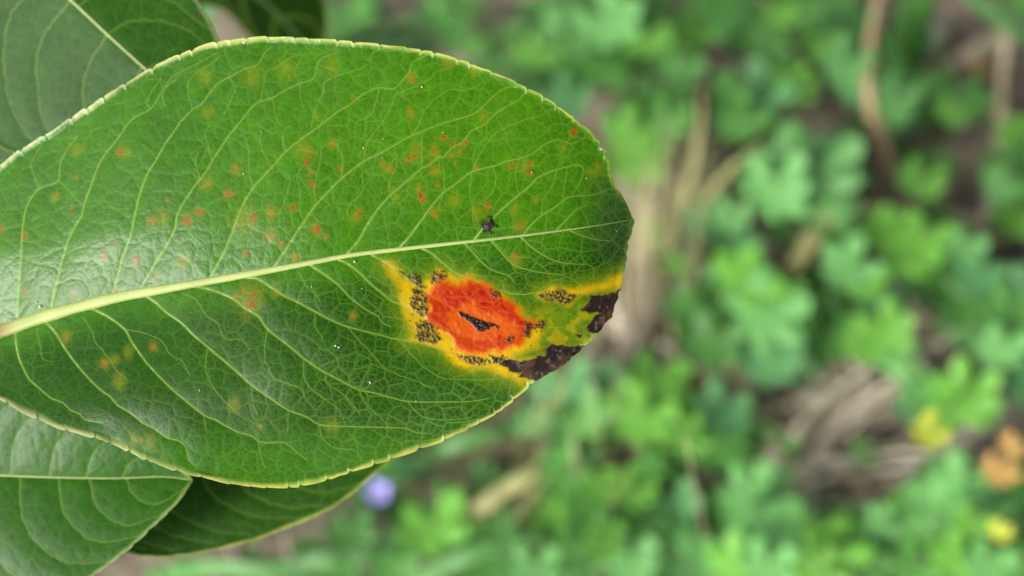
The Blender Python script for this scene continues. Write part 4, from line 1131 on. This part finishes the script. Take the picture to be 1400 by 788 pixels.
o = link('fallen_leaf', VAR['orange'][1], None, on_height(1338, 92, .024)); o.scale = (.0042,) * 3; o.rotation_euler = (.3, .2, 1)
tag(o, 'small yellow ochre fallen leaf on brown soil', 'fallen leaf')
blade_obj('dead_leaf', [(1358, 262), (1352, 285), (1340, 312)], .006, M_DEADLEAF, 'pale withered leaf hanging at the foot of the straight dry stalk', 'dead leaf', None, [.02, .02, .012])
blade_obj('dry_straw', [(1068, 392), (1105, 335), (1150, 268), (1175, 225)], .0062, M_OLIVE, 'wide olive dry blade leaning between pale weed leaves', 'dry grass', 'dry grass blades', [.012, .03, .045, .05])
blade_obj('dry_straw', [(880, 395), (915, 320), (940, 255), (955, 190), (960, 110)], .0032, M_OLIVE, 'olive dry blade rising from the straw tuft near the spotted leaf tip', 'dry grass', 'dry grass blades', [.006, .02, .035, .045, .05])
blade_obj('dry_straw', [(885, 380), (945, 300), (995, 235), (1050, 190)], .0028, M_OLIVE, 'pale straw blade leaning away from the spotted leaf tip', 'dry grass', 'dry grass blades', [.006, .03, .045, .05])
blade_obj('grass_blade', [(1195, 165), (1130, 190), (1060, 208), (1000, 222)], .0045, M_BLADE, 'grey-green blade lying across the broad pale weed leaves', 'grass blade', 'green grass blades', [.04, .06, .06, .05])
blade_obj('dry_straw', [(1320, 510), (1290, 470), (1258, 432), (1240, 400)], .0055, M_STRAW, 'tan straw blade on dark soil between two bright weeds', 'dry grass', 'dry grass blades', [.01, .02, .03, .03])
blade_obj('dry_straw', [(1060, 600), (1000, 505), (970, 500), (945, 560)], .003, M_OLIVE, 'arched olive straw beside the dark hollow near the straw heap', 'dry grass', 'dry grass blades', [.01, .04, .04, .01])
blade_obj('grass_blade', [(1190, 480), (1225, 495), (1250, 525), (1262, 560)], .007, TONES['pale'], 'pale arched green blade over the top of the straw heap', 'grass blade', 'green grass blades', [.04, .05, .045, .03])
blade_obj('dry_straw', [(1250, 685), (1180, 672), (1110, 662), (1050, 650)], .006, M_OLIVE, 'olive blade lying along the lower edge of the straw heap', 'dry grass', 'dry grass blades', [.012] * 4)
stalk_obj('dry_stalk', [(962, 740), (955, 690), (945, 640), (938, 600)], .00022, M_STRAW, 'hair-thin pale straw standing among dark weed leaves', 'stalk', None, [.05, .09, .12, .14])
for i, (pts, hh) in enumerate([([(560, 800), (620, 768), (700, 738), (770, 720)], .03), ([(330, 795), (420, 768), (520, 752), (600, 760)], .04), ([(200, 790), (300, 776), (420, 790), (500, 800)], .05),
                               ([(640, 705), (690, 670), (740, 640), (790, 610)], .04), ([(560, 640), (620, 608), (690, 590), (740, 580)], .03)]):
    blade_obj('grass_blade', pts, .005, M_BLADE if i != 3 else M_OLIVE, 'narrow green blade lying among weeds below the dark pear leaf', 'grass blade', 'grass blades below the pear leaves', [hh * .5, hh, hh, hh * .6])
for i in range(20):
    x0 = g.uniform(838, 935); x1 = x0 + g.uniform(-30, 60); y0 = g.uniform(430, 520)
    stalk_obj('dry_stalk', [(x0, y0), ((x0 + x1) / 2 + g.uniform(-8, 8), y0 - 100), (x1, y0 - g.uniform(180, 300))], g.uniform(.0002, .00045), M_STRAW if i % 2 else M_OLIVE,
              'thin upright straw in the dry tuft behind the spotted leaf tip', 'stalk', 'straws of the dry tuft', [.0, g.uniform(.02, .05), g.uniform(.04, .08)])
for i in range(16):
    x0 = g.uniform(690, 880); y0 = g.uniform(640, 790)
    stalk_obj('dry_stalk', [(x0, y0), (x0 + g.uniform(-10, 25), y0 - 60), (x0 + g.uniform(0, 50), y0 - g.uniform(110, 170))], g.uniform(.00015, .00035), M_STRAW if i % 3 == 0 else M_OLIVE,
              'thin straw standing in the weeds below the blackened leaf margin', 'stalk', 'straws below the leaf margin', [.0, .03, g.uniform(.04, .09)])

def litter():
    """matted dead grass: far too many strands to count"""
    gg = np.random.default_rng(5)
    spots_ = []
    def patch(n, cx, cy, rx, ry, ang, spread, h, tone, ln):
        for _ in range(n):
            r = math.sqrt(gg.random()); a = gg.random() * 2 * math.pi
            spots_.append((cx + rx * r * math.cos(a), cy + ry * r * math.sin(a), ang + gg.normal(0, spread), h * (1 - .6 * r) * gg.random() + .002, tone, ln))
    patch(520, 1140, 560, 130, 85, .35, .7, .012, 3, .06)
    for _ in range(34):
        patch(26, 1140 + gg.normal(0, 60), 560 + gg.normal(0, 42), 30, 18, .35 + gg.normal(0, .5), .18, .034, int(gg.choice([0, 0, 3, 1])), .07)
    patch(260, 1160, 630, 110, 40, .15, .5, .014, 1, .05)
    patch(170, 890, 430, 60, 105, 1.5, .6, .025, 3, .05)
    for _ in range(12):
        patch(14, 890 + gg.normal(0, 30), 410 + gg.normal(0, 60), 16, 26, 1.5 + gg.normal(0, .35), .15, .04, int(gg.choice([0, 3, 2, 1])), .06)
    patch(260, 930, 270, 70, 60, 1.0, .5, .03, 2, .05)
    patch(220, 870, 620, 70, 34, 1.4, .5, .03, 2, .045)
    patch(300, 710, 630, 80, 60, .9, .7, .03, 2, .045)
    patch(150, 1290, 480, 55, 45, -.8, .5, .02, 0, .045)
    patch(320, 1340, 60, 75, 75, .6, 1.2, .010, 1, .04)
    patch(200, 1330, 220, 55, 60, .6, 1.2, .008, 1, .04)
    patch(90, 970, 660, 26, 30, .9, .8, .02, 0, .03)
    patch(120, 1210, 285, 80, 20, .05, .4, .012, 1, .05)
    patch(120, 850, 150, 30, 50, .6, 1, .008, 1, .04)
    patch(700, 800, 400, 800, 500, .5, 1.5, .006, 1, .04)
    tone = [np.array((.70, .64, .50)), np.array((.35, .29, .215)), np.array((.36, .34, .18)), np.array((.44, .39, .28))]
    V, Q, C = [], [], []
    for (x, y, a, h, tn, ln) in spots_:
        p = np.array(on_height(x, y, h))
        L = ln * gg.uniform(.4, 1.2); r = gg.uniform(.0003, .0010)
        d = np.array((math.cos(a), math.sin(a), gg.normal(0, .12)))
        s = np.array((-math.sin(a), math.cos(a), 0))
        bend = gg.normal(0, .12) * L
        col = tone[tn] * gg.uniform(.35, 1.25) * np.array((1, gg.uniform(.92, 1.04), gg.uniform(.85, 1.1)))
        k0 = len(V)
        for t in (-1, -.4, .3, 1):
            c = p + d * t * L / 2 + s * bend * (t * t - .4)
            c[2] = max(c[2], .001)
            rr = r * (1 - .5 * max(0, t))
            V += [c + s * rr, c - s * rr, c + np.array((0, 0, rr * 1.3))]
            C += [col] * 3
        for i in range(3):
            for k in range(3):
                k2 = (k + 1) % 3
                Q.append((k0 + i * 3 + k, k0 + i * 3 + k2, k0 + i * 3 + 3 + k2, k0 + i * 3 + 3 + k))
    o = link('dry_grass_litter', mesh_np('dry_grass_litter', np.array(V), quads=Q, cols=np.array(C), mat=M_LITTER))
    tag(o, 'matted dead straw strewn over the brown soil between weeds', 'straw', None, 'stuff')
litter()
